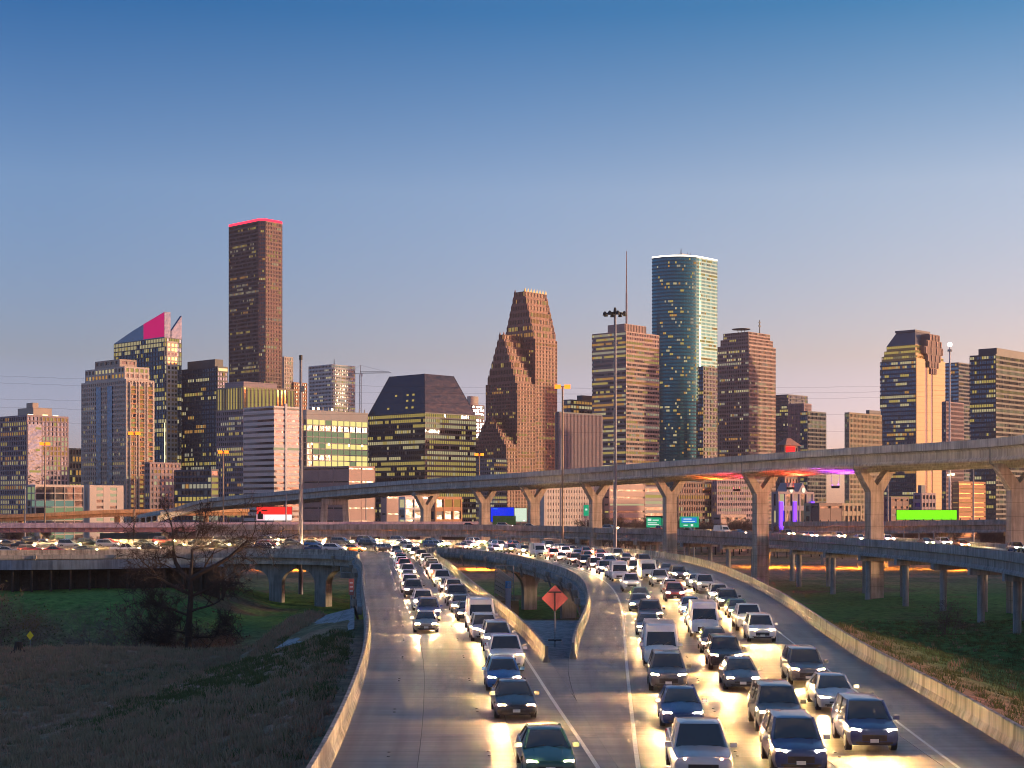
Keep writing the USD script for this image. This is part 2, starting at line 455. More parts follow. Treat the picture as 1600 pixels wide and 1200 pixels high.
def parapet(name, line, label, m, seg=3, gap=0.03, prof=JERSEY, base=0.006):
    par = thing(name, label, 'parapet')
    n = len(line)
    tan = tangents(line)
    for i in range(0, n - 1, seg):
        j = min(i + seg, n - 1)
        p = line[i:j + 1].copy()
        p[:, 2] += base
        d0 = (p[1] - p[0]) / np.linalg.norm(p[1] - p[0])
        d1 = (p[-1] - p[-2]) / np.linalg.norm(p[-1] - p[-2])
        p[0] += d0 * gap / 2
        p[-1] -= d1 * gap / 2
        part(par, 'panel', sweep(p, prof, tan[i:j + 1]), m)
    return par


CASTW = cast('parapet_concrete', (0.42, 0.37, 0.32), 0.55)
outer_left = offset(LA, 0.28)
iL = int(np.argmin(np.abs(LA[:, 1] - 30)))
parapet('concrete_parapet', outer_left, 'pale concrete parapet along the outer left edge of the left carriageway, beside the grass slope', CASTW)
iG = int(np.argmax(LB[:, 1] > 88.5))
gore_left = offset(LB[iG:], -0.25)
parapet('concrete_parapet', gore_left, 'yellowish concrete parapet along the right side of the left carriageway, starting at the gore', CASTW)
jG = int(np.argmax(RA[:, 1] > 89.5))
gore_right = offset(RA[jG:], 0.28)
parapet('concrete_parapet', gore_right, 'curved concrete parapet on the inner left edge of the right carriageway, starting at the gore', CASTW)
outer_right = offset(RB, -0.25)
parapet('concrete_parapet', outer_right, 'long stained concrete parapet along the outer right edge of the right carriageway', CASTW)

# ---------------------------------------------------------------- the ground, one sheet
xs = np.unique(np.r_[np.linspace(-9000, -400, 14), np.linspace(-400, -130, 28), np.arange(-130, 131, 2.0), np.linspace(130, 400, 28), np.linspace(400, 9000, 14)])
ys = np.unique(np.r_[np.linspace(-800, 20, 10), np.arange(20, 361, 2.0), np.linspace(360, 900, 40), np.linspace(900, 12000, 20)])


def ground_z(x, y):
    x, y = np.asarray(x, float), np.asarray(y, float)
    P = np.stack([x, y, np.zeros_like(x)], -1)
    rough = (meshkit.fbm(P * 0.045, 4, 3) - 0.5) * 2.4 + (meshkit.fbm(P * 0.3, 3, 5) - 0.5) * 0.5
    near = smooth01(420, 300, y)
    xl = np.interp(y, LA[:110, 1], LA[:110, 0])
    xr = np.interp(y, RB[:90, 1], RB[:90, 0])
    left = np.where(y < 152, -5.4, 0) + np.where(y >= 152, -5.4 - 7.6 * smooth01(152, 186, y), 0) + 3.2 * smooth01(206, 236, y)
    side = smooth01(-4, 18, x)                                    # 0 on the left, 1 on the right
    base = left * (1 - side) + (-9.6) * side + rough * near * 0.8
    base = np.where(y > 300, base * near + (-9.0) * (1 - near), base)
    d = np.maximum(np.maximum(xl - 0.6 - x, x - xr - 0.6), 0)
    steep = 0.27 + 0.55 * smooth01(114, 130, y) * (x < xl)
    emb = -0.55 - steep * np.maximum(d - 1.0 - 5.2 * (steep - 0.27) / 0.55, 0) - 0.27 * np.minimum(np.maximum(d - 1.0, 0), 5.2) * (steep - 0.27) / 0.55 + rough * 0.12 * smooth01(0.5, 4, d)
    lf = smooth01(0.5, 5, xl - x)
    e = smooth01(168, 128, y) * (1 - lf) + smooth01(174, 148, y) * lf
    bank = 9.5 * smooth01(0.36 * y + 14, 0.36 * y + 40, x) * smooth01(60, 110, y) * smooth01(560, 480, y)      # the next freeway's embankment, off to the right
    base = base + bank + 4.4 * smooth01(-42, -60, x) * smooth01(214, 242, y) * smooth01(340, 285, y)
    return np.maximum(base, base * (1 - e) + emb * e)


X, Yg = np.meshgrid(xs, ys)
Z = ground_z(X, Yg)
nx, ny = len(xs), len(ys)
ii, jj = np.meshgrid(np.arange(ny - 1), np.arange(nx - 1), indexing='ij')
a = (ii * nx + jj).ravel()
gf = np.concatenate([np.stack([a, a + 1, a + nx + 1], 1), np.stack([a, a + nx + 1, a + nx], 1)])
GRASS = usdkit.material(stage, '/World/Looks/winter_grass', {
    'g': ('geometry', {}), 'n1': ('noise_texture', {'scale': 0.03, 'detail': 6.0, 'roughness': 0.6}), 'n2': ('noise_texture', {'scale': 0.8, 'detail': 6.0, 'roughness': 0.7}),
    'xyz': ('separate_xyz', {}), 'wet': ('map_range', {'from_min': 205.0, 'from_max': 235.0, 'clamp': True}), 'rightside': ('map_range', {'from_min': 24.0, 'from_max': 34.0, 'clamp': True}),
    'city': ('map_range', {'from_min': 320.0, 'from_max': 400.0, 'to_min': 1.0, 'to_max': 0.0, 'clamp': True}),
    'mx': ('math', {'math_type': 'maximum'}), 'mc': ('math', {'math_type': 'multiply'}),
    'r1': ('rgb_ramp', {'ramp': [(0.36, (0.46, 0.235, 0.17)), (0.47, (0.42, 0.25, 0.165)), (0.56, (0.19, 0.17, 0.095)), (0.66, (0.30, 0.215, 0.15))]}),
    'r2': ('rgb_ramp', {'ramp': [(0.35, (0.08, 0.17, 0.05)), (0.52, (0.10, 0.23, 0.06)), (0.64, (0.15, 0.115, 0.075))]}),
    'f': ('map_range', {'from_min': 0.3, 'from_max': 0.7, 'to_min': 0.45, 'to_max': 1.35, 'clamp': True}),
    'k': ('mix', {}), 'm': ('mix', {'mix_type': 'multiply', 'fac': 1.0}), 'b': ('bump', {'strength': 1.0, 'distance': 0.25}),
    'p': ('principled_bsdf', {'roughness': 0.95, 'specular_ior_level': 0.1})},
    [('g.position', 'n1.vector'), ('g.position', 'n2.vector'), ('g.position', 'xyz.vector'), ('xyz.y', 'wet.value'), ('xyz.x', 'rightside.value'), ('xyz.y', 'city.value'), ('wet.result', 'mx.value1'),
     ('rightside.result', 'mx.value2'), ('mx.value', 'mc.value1'), ('city.result', 'mc.value2'), ('n1.fac', 'r1.fac'), ('n1.fac', 'r2.fac'), ('mc.value', 'k.fac'), ('r1.color', 'k.color1'), ('r2.color', 'k.color2'),
     ('n2.fac', 'f.value'), ('k.color', 'm.color1'), ('f.result', 'm.color2'), ('m.color', 'p.base_color'), ('n2.fac', 'b.height'), ('b.normal', 'p.normal')], surface='p.BSDF')
solo('ground', trimesh.Trimesh(np.c_[X.ravel(), Yg.ravel(), Z.ravel()], gf, process=False), GRASS, kind='structure', smooth=True)
solo('bayou_water', box(-180, 2, 184, 208, -14.5, -12.75), plain('bayou_water_look', (0.03, 0.035, 0.04), 0.12, spec=0.5, bump=0.03, var=0.1, bscale=1.5), kind='structure')

# concrete slope paving below the bridge ends
gx, gy = np.linspace(-27, 34, 40), np.linspace(113, 170, 40)


def draped(x0, x1, y0, y1, lift, n=26, skew=0.0):
    X_, Y_ = np.meshgrid(np.linspace(x0, x1, n), np.linspace(y0, y1, n))
    X_ = X_ + skew * (Y_ - y0)
    v = np.c_[X_.ravel(), Y_.ravel(), (ground_z(X_, Y_) + lift).ravel()]
    i_, j_ = np.meshgrid(np.arange(n - 1), np.arange(n - 1), indexing='ij')
    a_ = (i_ * n + j_).ravel()
    return trimesh.Trimesh(v, np.concatenate([np.stack([a_, a_ + 1, a_ + n + 1], 1), np.stack([a_, a_ + n + 1, a_ + n], 1)]), process=False)


PAVE = cast('slope_paving_concrete', (0.30, 0.315, 0.345), 0.45)
pv = xform('slope_paving', kind='structure')
for k in range(3):                                # side slope beside the left bridge end, narrowing away from the camera
    n = 12
    tt, yy = np.meshgrid(np.linspace(k / 3 + 0.004, (k + 1) / 3 - 0.004, n), np.linspace(119, 154, 24))
    edge = np.interp(yy, LA[:110, 1], LA[:110, 0]) - 0.7
    xx = edge - (6.3 - 5.2 * (yy - 119) / 35) * (1 - tt)
    i_, j_ = np.meshgrid(np.arange(23), np.arange(n - 1), indexing='ij')
    a_ = (i_ * n + j_).ravel()
    part(pv, 'paving_panel', trimesh.Trimesh(np.c_[xx.ravel(), yy.ravel(), (-0.45 - 0.25 * np.maximum(edge - xx, 0) - 0.8 * smooth01(142, 156, yy)).ravel()], np.concatenate([np.stack([a_, a_ + 1, a_ + n + 1], 1), np.stack([a_, a_ + n + 1, a_ + n], 1)]), process=False), PAVE)
part(pv, 'apron', draped(0.2, 6.4, 64, 127, 0.14, 26), PAVE)

# ---------------------------------------------------------------- bridges
def path_from(px, step=3.0):
    """smooth 3D path through (column, Y, z)"""
    return spline([((u - CU) * Y / F, Y, z) for u, Y, z in px], step=step)


def near_index(p, target):
    return int(np.argmin(np.hypot(p[:, 0] - target[0], p[:, 1] - target[1])))


def deck_spans(par, p, breaks, width, prof_par, girder_offsets, gdepth, gw, m_par, m_gir, m_deck, slab=0.3, panel=4, bank=0.0):
    """deck slab, girders and parapets of a bridge; one piece per span, parapets in panels"""
    h = width / 2
    tan = tangents(p)
    cuts = [0, *breaks, len(p) - 1]
    for i, j in zip(cuts[:-1], cuts[1:]):
        if j - i < 1:
            continue
        q = p[i:j + 1].copy()
        t = tan[i:j + 1]
        q[0, :2] += t[0] * 0.04
        q[-1, :2] -= t[-1] * 0.04
        part(par, 'deck', sweep(q, [(-h, -slab + bank * h), (h, -slab - bank * h), (h, -bank * h), (-h, bank * h)], t), m_deck)
        for g in girder_offsets:
            q[:, 2] -= bank * g
            part(par, 'girder', sweep(q, [(g - gw / 2, -slab - gdepth), (g + gw / 2, -slab - gdepth), (g + gw / 2, -slab - gdepth + 0.35), (g + gw * 0.2, -slab - gdepth + 0.7), (g + gw * 0.2, -slab - 0.35),
                                          (g + gw / 2, -slab - 0.003), (g - gw / 2, -slab - 0.003), (g - gw * 0.2, -slab - 0.35), (g - gw * 0.2, -slab - gdepth + 0.7), (g - gw / 2, -slab - gdepth + 0.35)], t), m_gir)
            q[:, 2] += bank * g
        for s in (-1, 1):
            for a in range(i, j, panel):
                b = min(a + panel, j)
                r = p[a:b + 1].copy()
                r[0, :2] += tan[a] * 0.02
                r[-1, :2] -= tan[b] * 0.02
                r[:, 2] -= bank * h * s
                part(par, 'parapet_panel', sweep(r, [(s * h + x * s, z) for x, z in (prof_par if s > 0 else prof_par[::-1])], tan[a:b + 1]), m_par)


EDGE = [(-0.35, 0.004), (-0.10, 0.25), (-0.12, 1.05), (0.10, 1.05), (0.12, -0.38), (0.003, -0.38), (0.003, 0.004)]


def yshape(par, c, t, zb, zt, half=4.3, col=1.55, thick=2.1, zj=None, m=CAST):
    """a Y-shaped pier: shaft, two arms; the plane of the Y stands across the road"""
    zj = zt - 4.6 if zj is None else zj
    poly = [(-col, zb), (col, zb), (col, zj), (half, zt - 0.003), (half - 1.75, zt - 0.003), (0, zj + 1.25), (-half + 1.75, zt - 0.003), (-half, zt - 0.003), (-col, zj)]
    ms = []
    for pl in (poly,):
        k = trimesh.creation.extrude_polygon(shapely.Polygon(pl), thick, engine='earcut')   # (across, height, along)
        v = k.vertices.copy()
        a, hgt, lng = v[:, 0], v[:, 1], v[:, 2] - thick / 2
        k.vertices = np.c_[c[0] + t[1] * a + t[0] * lng, c[1] - t[0] * a + t[1] * lng, hgt]
        trimesh.repair.fix_normals(k)
        ms.append(k)
    part(par, 'pier', cat_(ms), m)


PIERC = cast('pier_concrete', (0.52, 0.41, 0.33), 0.35, lift=2.4)
fly = thing('flyover_bridge', 'tall curving concrete flyover on Y-shaped piers, crossing in front of the skyline', 'flyover')
fly_px = [(1790, 190, 19.2), (1690, 228, 19.7), (1587, 265, 19.95), (1367, 310, 20.1), (1189, 352, 19.85), (1050, 393, 19.5), (929, 433, 18.9), (833, 468, 18.4), (757, 500, 18.0), (668, 532, 17.4),
          (560, 565, 16.0), (470, 595, 14.3), (385, 622, 12.6), (310, 632, 10.4), (262, 625, 7.8), (232, 605, 6.0)]
FP = path_from(fly_px, 3.0)
FP[:, 2] -= 1.05
piers_px = [(1587, 265), (1367, 310), (1189, 352), (1050, 393), (929, 433), (833, 468), (757, 500), (668, 532)]
brk = sorted(near_index(FP, ((u - CU) * Y / F, Y)) for u, Y in piers_px) + []
extra = [near_index(FP, ((u - CU) * Y / F, Y)) for u, Y in ((560, 565), (470, 595), (385, 622), (310, 632))]
FLYP = cast('flyover_parapet', (0.50, 0.47, 0.47), 0.35)
deck_spans(fly, FP, sorted(brk + extra), 9.2, EDGE, (-3.4, -1.15, 1.15, 3.4), 2.3, 1.0, FLYP, GIRDER, CAST2, bank=0.15)
for i in brk:
    t = tangents(FP)[i]
    zt = FP[i, 2] - 2.6
    far = FP[i, 1] > 515
    yshape(fly, FP[i], t, -11.5, zt - (1.3 if far else 0.0), half=4.4, m=PIERC)
    dp = offset(FP, -4.95)[i]
    part(fly, 'drain_pipe', cat_([bar((dp[0], dp[1], dp[2] + 0.2), (dp[0], dp[1], dp[2] - 2.5), 0.13, 6), bar((dp[0], dp[1], dp[2] - 2.5), (dp[0] + t[1] * 1.8, dp[1] - t[0] * 1.8, dp[2] - 3.6), 0.13, 6)]), CAST2)
    if far:                                       # the last Y carries a cap beam
        c = box(-5, 5, -1.2, 1.2, zt - 1.3, zt - 0.003)
        c.apply_transform(trimesh.transformations.rotation_matrix(math.atan2(-t[0], t[1]), [0, 0, 1]))
        c.apply_translation([FP[i, 0], FP[i, 1], 0])
        part(fly, 'cap_beam', c, PIERC)
for u, Y in ((527, 577),):             # a portal frame further left
    i = near_index(FP, ((u - CU) * Y / F, Y))
    t = tangents(FP)[i]
    zt = FP[i, 2] - 2.6
    fr = [(-6.2, -11.0), (-3.6, -11.0), (-2.9, zt - 2.4), (2.9, zt - 2.4), (3.6, -11.0), (6.2, -11.0), (4.9, zt - 0.003), (-4.9, zt - 0.003)]
    k = trimesh.creation.extrude_polygon(shapely.Polygon(fr), 2.2, engine='earcut')
    v = k.vertices.copy()
    k.vertices = np.c_[FP[i, 0] + v[:, 0], np.full(len(v), FP[i, 1]) + v[:, 2] - 1.1, v[:, 1]]
    trimesh.repair.fix_normals(k)
    part(fly, 'portal_frame', k, PIERC)

# coloured floodlights fixed on the pier tops light the flyover's underside red to violet
for (u, Y), col, st in (((1050, 393), (1.0, 0.16, 0.02), 14), ((1189, 352), (1.0, 0.05, 0.02), 26), ((1189, 352), (1.0, 0.03, 0.10), 16), ((1367, 310), (0.38, 0.03, 1.0), 22)):
    i = near_index(FP, ((u - CU) * Y / F, Y))
    i += {1050: -6, 1189: 4, 1367: 5}[u] if st != 26 else -4
    c = FP[i]
    lamp = thing('floodlight', {14: 'orange floodlight below the flyover, left of the pier by the two green signs', 26: 'red floodlight below the flyover, left of the third pier from the right edge',
                                16: 'crimson floodlight below the flyover, right of the third pier from the right edge', 22: 'violet floodlight below the flyover, between the second and third piers from the right edge'}[st], 'floodlight',
                 loc=(c[0] + 0.5, c[1], c[2] - 5.9))
    part(lamp, 'housing', cat_([cbox(0, 0, -0.18, 1.6, 0.5, 0.3), cbox(0, -0.27, 0.0, 1.6, 0.04, 0.4), cbox(0, 0.27, 0.0, 1.6, 0.04, 0.4), cbox(-0.82, 0, 0.0, 0.04, 0.58, 0.4), cbox(0.82, 0, 0.0, 0.04, 0.58, 0.4)]), DARK)
    part(lamp, 'lens', cbox(0, 0, 0.0, 1.5, 0.42, 0.05), glow(f'flood_{st}', col, st * 130))
    part(lamp, 'bracket', cat_([bar((sx_, 0, -0.1), (sx_ * 1.3, 0, 3.2), 0.03) for sx_ in (-0.7, 0.7)]), DARK)

# the overpass behind the right carriageway
mid = thing('overpass_bridge', 'low curving overpass on many round columns behind the right carriageway', 'overpass')
MP = spline([(69, 170, 1.45), (75, 202, 1.45), (78.7, 236, 1.45), (78.2, 280, 1.45), (73.6, 323, 1.45), (63.5, 375, 1.5), (47, 416, 1.6), (30, 434, 1.8), (10, 441, 2.2), (-14, 443, 2.6), (-48, 443, 2.6), (-90, 440, 2.6)], step=3.0)
ib = list(range(5, len(MP) - 2, 7))
deck_spans(mid, MP, ib, 11.5, EDGE, (-5.0, -2.5, 0, 2.5, 5.0), 2.1, 0.9, CAST2, CAST2, ROAD2)
tm = tangents(MP)
for i in ib:
    c, t = MP[i], tm[i]
    rot = trimesh.transformations.rotation_matrix(math.atan2(-t[0], t[1]), [0, 0, 1])
    cp = box(-5.6, 5.6, -0.7, 0.7, c[2] - 3.5, c[2] - 2.404)
    cp.apply_transform(rot)
    cp.apply_translation([c[0], c[1], 0])
    part(mid, 'cap_beam', cp, CAST2)
    for o in (-3.6, 3.6):
        x, y = c[0] + t[1] * o, c[1] - t[0] * o
        part(mid, 'column', cyl(0.6, 0.6, -12.5, c[2] - 3.504, 14, x, y), CAST2, smooth=40)

# a second overpass further back on the right, lit from below by sodium lamps
sec = thing('overpass_bridge', 'straight grey overpass with a railing, below the green lit billboard on the right', 'overpass')
SP = path_from([(1240, 478, 3.1), (1400, 450, 3.5), (1560, 425, 4.2), (1720, 400, 4.8)], 3.0)
sb = list(range(4, len(SP) - 2, 7))
deck_spans(sec, SP, sb, 10.5, EDGE, (-4.3, -1.5, 1.5, 4.3), 2.2, 0.9, CAST2, CAST2, ROAD2)
for i in sb:
    c = SP[i]
    part(sec, 'cap_beam', box(c[0] - 0.7, c[0] + 0.7, c[1] - 5, c[1] + 5, c[2] - 3.6, c[2] - 2.51), CAST2)
    for o in (-3.6, 3.6):
        part(sec, 'column', cyl(0.65, 0.65, -12.5, c[2] - 3.604, 14, c[0], c[1] + o), CAST2, smooth=40)
for i in range(0, len(SP) - 1, 1):
    c = SP[i]
    part(sec, 'railing_post', cbox(c[0], c[1] - 5.25, c[2] + 1.35, 0.2, 0.2, 0.58), DARK)

# viaduct piers below the two carriageways: shafts whose tops flare into round arches
via = thing('viaduct', 'concrete viaduct girders and flared piers carrying the two carriageways', 'viaduct')


def flared(c, t, wid, zb, zt, thick=1.5):
    w = wid / 2
    col = min(w * 0.32, 1.25)
    r = min((w - col) * 0.95, 3.6)
    a = np.linspace(0, math.pi / 2, 8)
    rt = [(col + r * (1 - math.cos(x)), zt - 1.1 - r + r * math.sin(x)) for x in a]
    pts = [(col, zb)] + rt + [(w, zt - 0.9), (w, zt)]
    pts = [(-x, z) for x, z in pts[::-1]][0:0] + pts + [(-x, z) for x, z in pts[::-1]]
    k = trimesh.creation.extrude_polygon(shapely.Polygon(pts).buffer(0), thick, engine='earcut')
    v = k.vertices.copy()
    k.vertices = np.c_[c[0] + t[1] * v[:, 0] + t[0] * (v[:, 2] - thick / 2), c[1] - t[0] * v[:, 0] + t[1] * (v[:, 2] - thick / 2), v[:, 1]]
    trimesh.repair.fix_normals(k)
    part(via, 'pier', k, CAST2)


for A, B in ((LA, LB), (RA, RB)):
    first = A is LA
    C = (A + B) / 2
    t = tangents(C)
    s = np.r_[0, np.cumsum(np.linalg.norm(np.diff(C[:, :2], axis=0), axis=1))]
    on = np.where(C[:, 1] > 135)[0][0]
    cuts = [on]
    while cuts[-1] < len(C) - 12:
        cuts.append(cuts[-1] + 12)
    cuts.append(len(C) - 1)
    for i, j in zip(cuts[:-1], cuts[1:]):
        W = np.linalg.norm(B[i] - A[i])
        if (C[i, 1] > 165 or i > on + 20) and abs(t[i][0]) < 0.55:
            flared(C[i], t[i], W * 0.85, -13.5, C[i, 2] - 2.0)
        for w in np.linspace(0.06, 0.94, 5):
            q = A[i:j + 1] * (1 - w) + B[i:j + 1] * w
            part(via, 'girder', sweep(q, [(-0.3, -2.0), (0.3, -2.0), (0.3, -1.6), (0.12, -1.3), (0.12, -0.75), (0.4, -0.31), (-0.4, -0.31), (-0.12, -0.75), (-0.12, -1.3), (-0.3, -1.6)], t[i:j + 1]), GIRDER)
    for i in [k for k in range(on, len(C) - 1) if abs(t[k][0]) >= 0.55 and first and C[k, 0] > -62][::5]:      # along the bend the shafts stand close and their flares meet in arches
        tt = np.array([t[i][1], -t[i][0]])
        e = C[i].copy()
        e[:2] += (A[i, :2] - C[i, :2]) * 0.55
        flared(e, tt, 8.2, -13.5, C[i, 2] - 2.0, thick=2.2)
    # down-pipe brackets on the outer faces, and the slab's outer edge
    for line, sgn in ((A, -1), (B, 1)):
        q = offset(line, 0.22 * sgn)[on:]
        part(via, 'edge_beam', sweep(q, [(-0.2 * 1, -0.75), (0.2, -0.75), (0.2, -0.004), (-0.2, -0.004)]), CAST2)
    for i in range(on + 6, len(A) - 2, 8):
        p = offset(A, -0.75)[i]
        part(via, 'drain_pipe', cat_([cbox(p[0], p[1], p[2] - 0.35, 0.55, 0.55, 0.6), bar((p[0], p[1], p[2] - 0.6), (p[0] + 0.5 * t[i][1], p[1] - 0.5 * t[i][0], p[2] - 2.2), 0.14)]), CAST)

# low bridge on dark piles over the bayou, far left
low = thing('footbridge', 'low bluish bridge on dark piles crossing the bayou at the far left', 'bridge')
BP = path_from([(-60, 258, -0.6), (60, 258, -0.6), (200, 262, -0.55), (345, 268, -0.5)], 3.0)
BLUEC = cast('bluish_concrete', (0.16, 0.21, 0.28), 0.35)
for a in range(0, len(BP) - 1, 2):
    b = min(a + 2, len(BP) - 1)
    part(low, 'side_panel', sweep(BP[a:b + 1], [(2.4, -1.0), (2.65, -1.0), (2.65, 0.62), (2.4, 0.62)], tangents(BP)[a:b + 1]), BLUEC)
part(low, 'deck', sweep(BP, [(-2.4, -0.5), (2.39, -0.5), (2.39, -0.1), (-2.4, -0.1)]), CAST2)
part(low, 'timber_bulkhead', sweep(BP, [(-2.3, -7.5), (-1.9, -7.5), (-1.9, -1.0), (-2.3, -1.0)]), plain('tarred_timber', (0.03, 0.026, 0.024), 0.85, var=0.3, scale=2))
for i in range(0, len(BP)):
    for o in (-1.8, 1.9):
        part(low, 'pile', cyl(0.22, 0.2, -14.5, BP[i, 2] - 0.504, 8, BP[i, 0], BP[i, 1] - o), plain('tarred_timber', (0.03, 0.026, 0.024), 0.85, var=0.3, scale=2))

# two overpasses across the left background
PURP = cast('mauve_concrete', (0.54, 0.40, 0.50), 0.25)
bk = thing('overpass_bridge', 'long level overpass with a fine railing across the left background, mauve in the dusk', 'overpass')
KP = path_from([(-60, 470, 2.7), (150, 478, 2.7), (350, 490, 2.7), (560, 505, 2.7), (760, 520, 2.6)], 4.0)
kb = [8, 16, 24, 32]
kb = [k for k in range(6, len(KP) - 2, 9)]
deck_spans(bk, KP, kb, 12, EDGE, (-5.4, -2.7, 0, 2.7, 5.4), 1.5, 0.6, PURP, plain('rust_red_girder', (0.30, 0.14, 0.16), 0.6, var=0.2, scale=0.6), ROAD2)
for i in range(0, len(KP)):
    for d in (0, 0.5):
        c = KP[i] * (1 - d) + KP[min(i + 1, len(KP) - 1)] * d
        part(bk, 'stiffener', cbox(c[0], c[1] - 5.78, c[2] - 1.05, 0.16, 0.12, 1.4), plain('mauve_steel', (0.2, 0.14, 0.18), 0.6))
for i in kb:
    c = KP[i]
    part(bk, 'cap_beam', box(c[0] - 0.8, c[0] + 0.8, c[1] - 6, c[1] + 6, c[2] - 3.0, c[2] - 1.81), CAST2)
    part(bk, 'pier', cat_([cbox(c[0], c[1] + o, (c[2] - 3.0 - 12.5) / 2, 1.3, 1.3, c[2] - 3.004 + 12.5) for o in (-4, 0, 4)]), CAST2)
bent = thing('bridge_bent', 'hammer-headed steel bent on three slim columns under the mauve overpass', 'bent', loc=((205 - CU) * 462 / F, 462, 0))
part(bent, 'cap_beam', box(-9.2, 9.2, -1.0, 1.0, -0.9, 0.85), plain('dark_green_steel', (0.05, 0.055, 0.05), 0.6))
for o in (-5.5, 0, 5.0):
    part(bent, 'column', cyl(0.55, 0.55, -11.5, -0.904, 12, o, 0), CAST2, smooth=40)
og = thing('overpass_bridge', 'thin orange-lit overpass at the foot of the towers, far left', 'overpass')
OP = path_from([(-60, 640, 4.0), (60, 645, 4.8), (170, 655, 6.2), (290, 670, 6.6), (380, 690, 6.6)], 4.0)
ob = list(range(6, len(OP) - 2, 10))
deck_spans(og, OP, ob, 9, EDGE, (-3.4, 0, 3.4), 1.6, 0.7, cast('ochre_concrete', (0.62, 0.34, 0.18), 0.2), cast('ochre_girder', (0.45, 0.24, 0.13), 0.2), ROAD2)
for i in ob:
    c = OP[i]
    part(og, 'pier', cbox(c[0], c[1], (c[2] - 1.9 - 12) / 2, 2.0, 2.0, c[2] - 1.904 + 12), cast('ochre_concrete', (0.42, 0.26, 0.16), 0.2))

# ---------------------------------------------------------------- buildings
GRID = math.radians(43)          # how far the street grid is turned from the view
CG, SG = math.cos(GRID), math.sin(GRID)
RZ = math.atan2(CG, SG)          # local x runs along the right-hand face, local y along the left-hand face


def lot(xl, xc, xr, D):
    """corner point and the two face lengths of a block that shows its corner at column xc, its ends at xl and xr"""
    C = np.array([(xc - CU) * D / F, D])
    k = (xl - CU) / F
    w1 = (C[0] - k * C[1]) / (CG + k * SG)
    k = (xr - CU) / F
    w2 = (k * C[1] - C[0]) / (SG - k * CG)
    return C, max(w2, 4.0), max(w1, 4.0)


def ztop(v, D):
    return EYE + (HZ - v) * D / F


GL = dict(navy=glass('navy_glass', (0.10, 0.15, 0.24)), teal=glass('teal_glass', (0.012, 0.16, 0.23), 0.14, 0.7, 0.1, coat=0.14), smoke=glass('smoke_glass', (0.10, 0.10, 0.13)), bronze=glass('bronze_glass', (0.15, 0.085, 0.075), 0.38, 0.35, 0.06),
          black=glass('black_glass', (0.030, 0.034, 0.052)), blue=glass('blue_glass', (0.18, 0.30, 0.44)), gold=glass('gold_glass', (0.75, 0.52, 0.22), 0.2), pane=glass('dull_glass', (0.09, 0.085, 0.10), 0.15, 0.4))
WL_ = dict(beige=plain('beige_stone', (0.46, 0.36, 0.31), 0.85, var=0.10, scale=0.08), pale=plain('pale_stone', (0.60, 0.49, 0.44), 0.85, var=0.10, scale=0.08), white=plain('white_panel', (0.68, 0.61, 0.62), 0.7, var=0.08, scale=0.1),
           red=plain('red_granite', (0.33, 0.155, 0.125), 0.6, var=0.12, scale=0.1), rose=plain('rose_granite', (0.44, 0.27, 0.245), 0.6, var=0.12, scale=0.1), brown=plain('brown_stone', (0.22, 0.135, 0.125), 0.7, var=0.12, scale=0.1),
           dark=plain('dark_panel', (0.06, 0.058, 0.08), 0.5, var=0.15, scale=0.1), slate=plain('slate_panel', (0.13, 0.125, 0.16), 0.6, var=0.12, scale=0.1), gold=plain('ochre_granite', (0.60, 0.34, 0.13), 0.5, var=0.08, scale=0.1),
           tealp=plain('teal_panel', (0.008, 0.085, 0.125), 0.35, 0.3, coat=0.2), mauve=plain('mauve_stone', (0.36, 0.265, 0.29), 0.8, var=0.1, scale=0.1), grey=plain('grey_stone', (0.36, 0.33, 0.34), 0.8, var=0.1, scale=0.1),
           orange=plain('terracotta_stone', (0.50, 0.24, 0.13), 0.8, var=0.08, scale=0.1), tan=plain('tan_stucco', (0.42, 0.33, 0.24), 0.9, var=0.1, scale=0.2))
LIT = dict(neutral=glow('lit_neutral', (1.0, 0.93, 0.70), 1.2, True, 0.1), site=glow('lit_site', (1.0, 0.86, 0.30), 0.85, True, 0.45), yellow=glow('lit_yellow', (1.0, 0.76, 0.22), 1.35, True, 0.12), pale=glow('lit_pale', (1.0, 0.86, 0.48), 1.5, True, 0.12), amber=glow('lit_amber', (1.0, 0.50, 0.14), 1.1, True, 0.15),
           green=glow('lit_green', (0.70, 0.85, 0.45), 0.6, True, 0.2), cool=glow('lit_cool', (0.62, 0.90, 0.72), 0.34, True, 0.3))
BLIND = plain('window_blind', (0.30, 0.27, 0.25), 0.8)


def ring(poly, depth, z0, z1):
    outer = shapely.Polygon(poly)
    return prism(outer.difference(outer.buffer(-depth, join_style=2)), z0, z1)


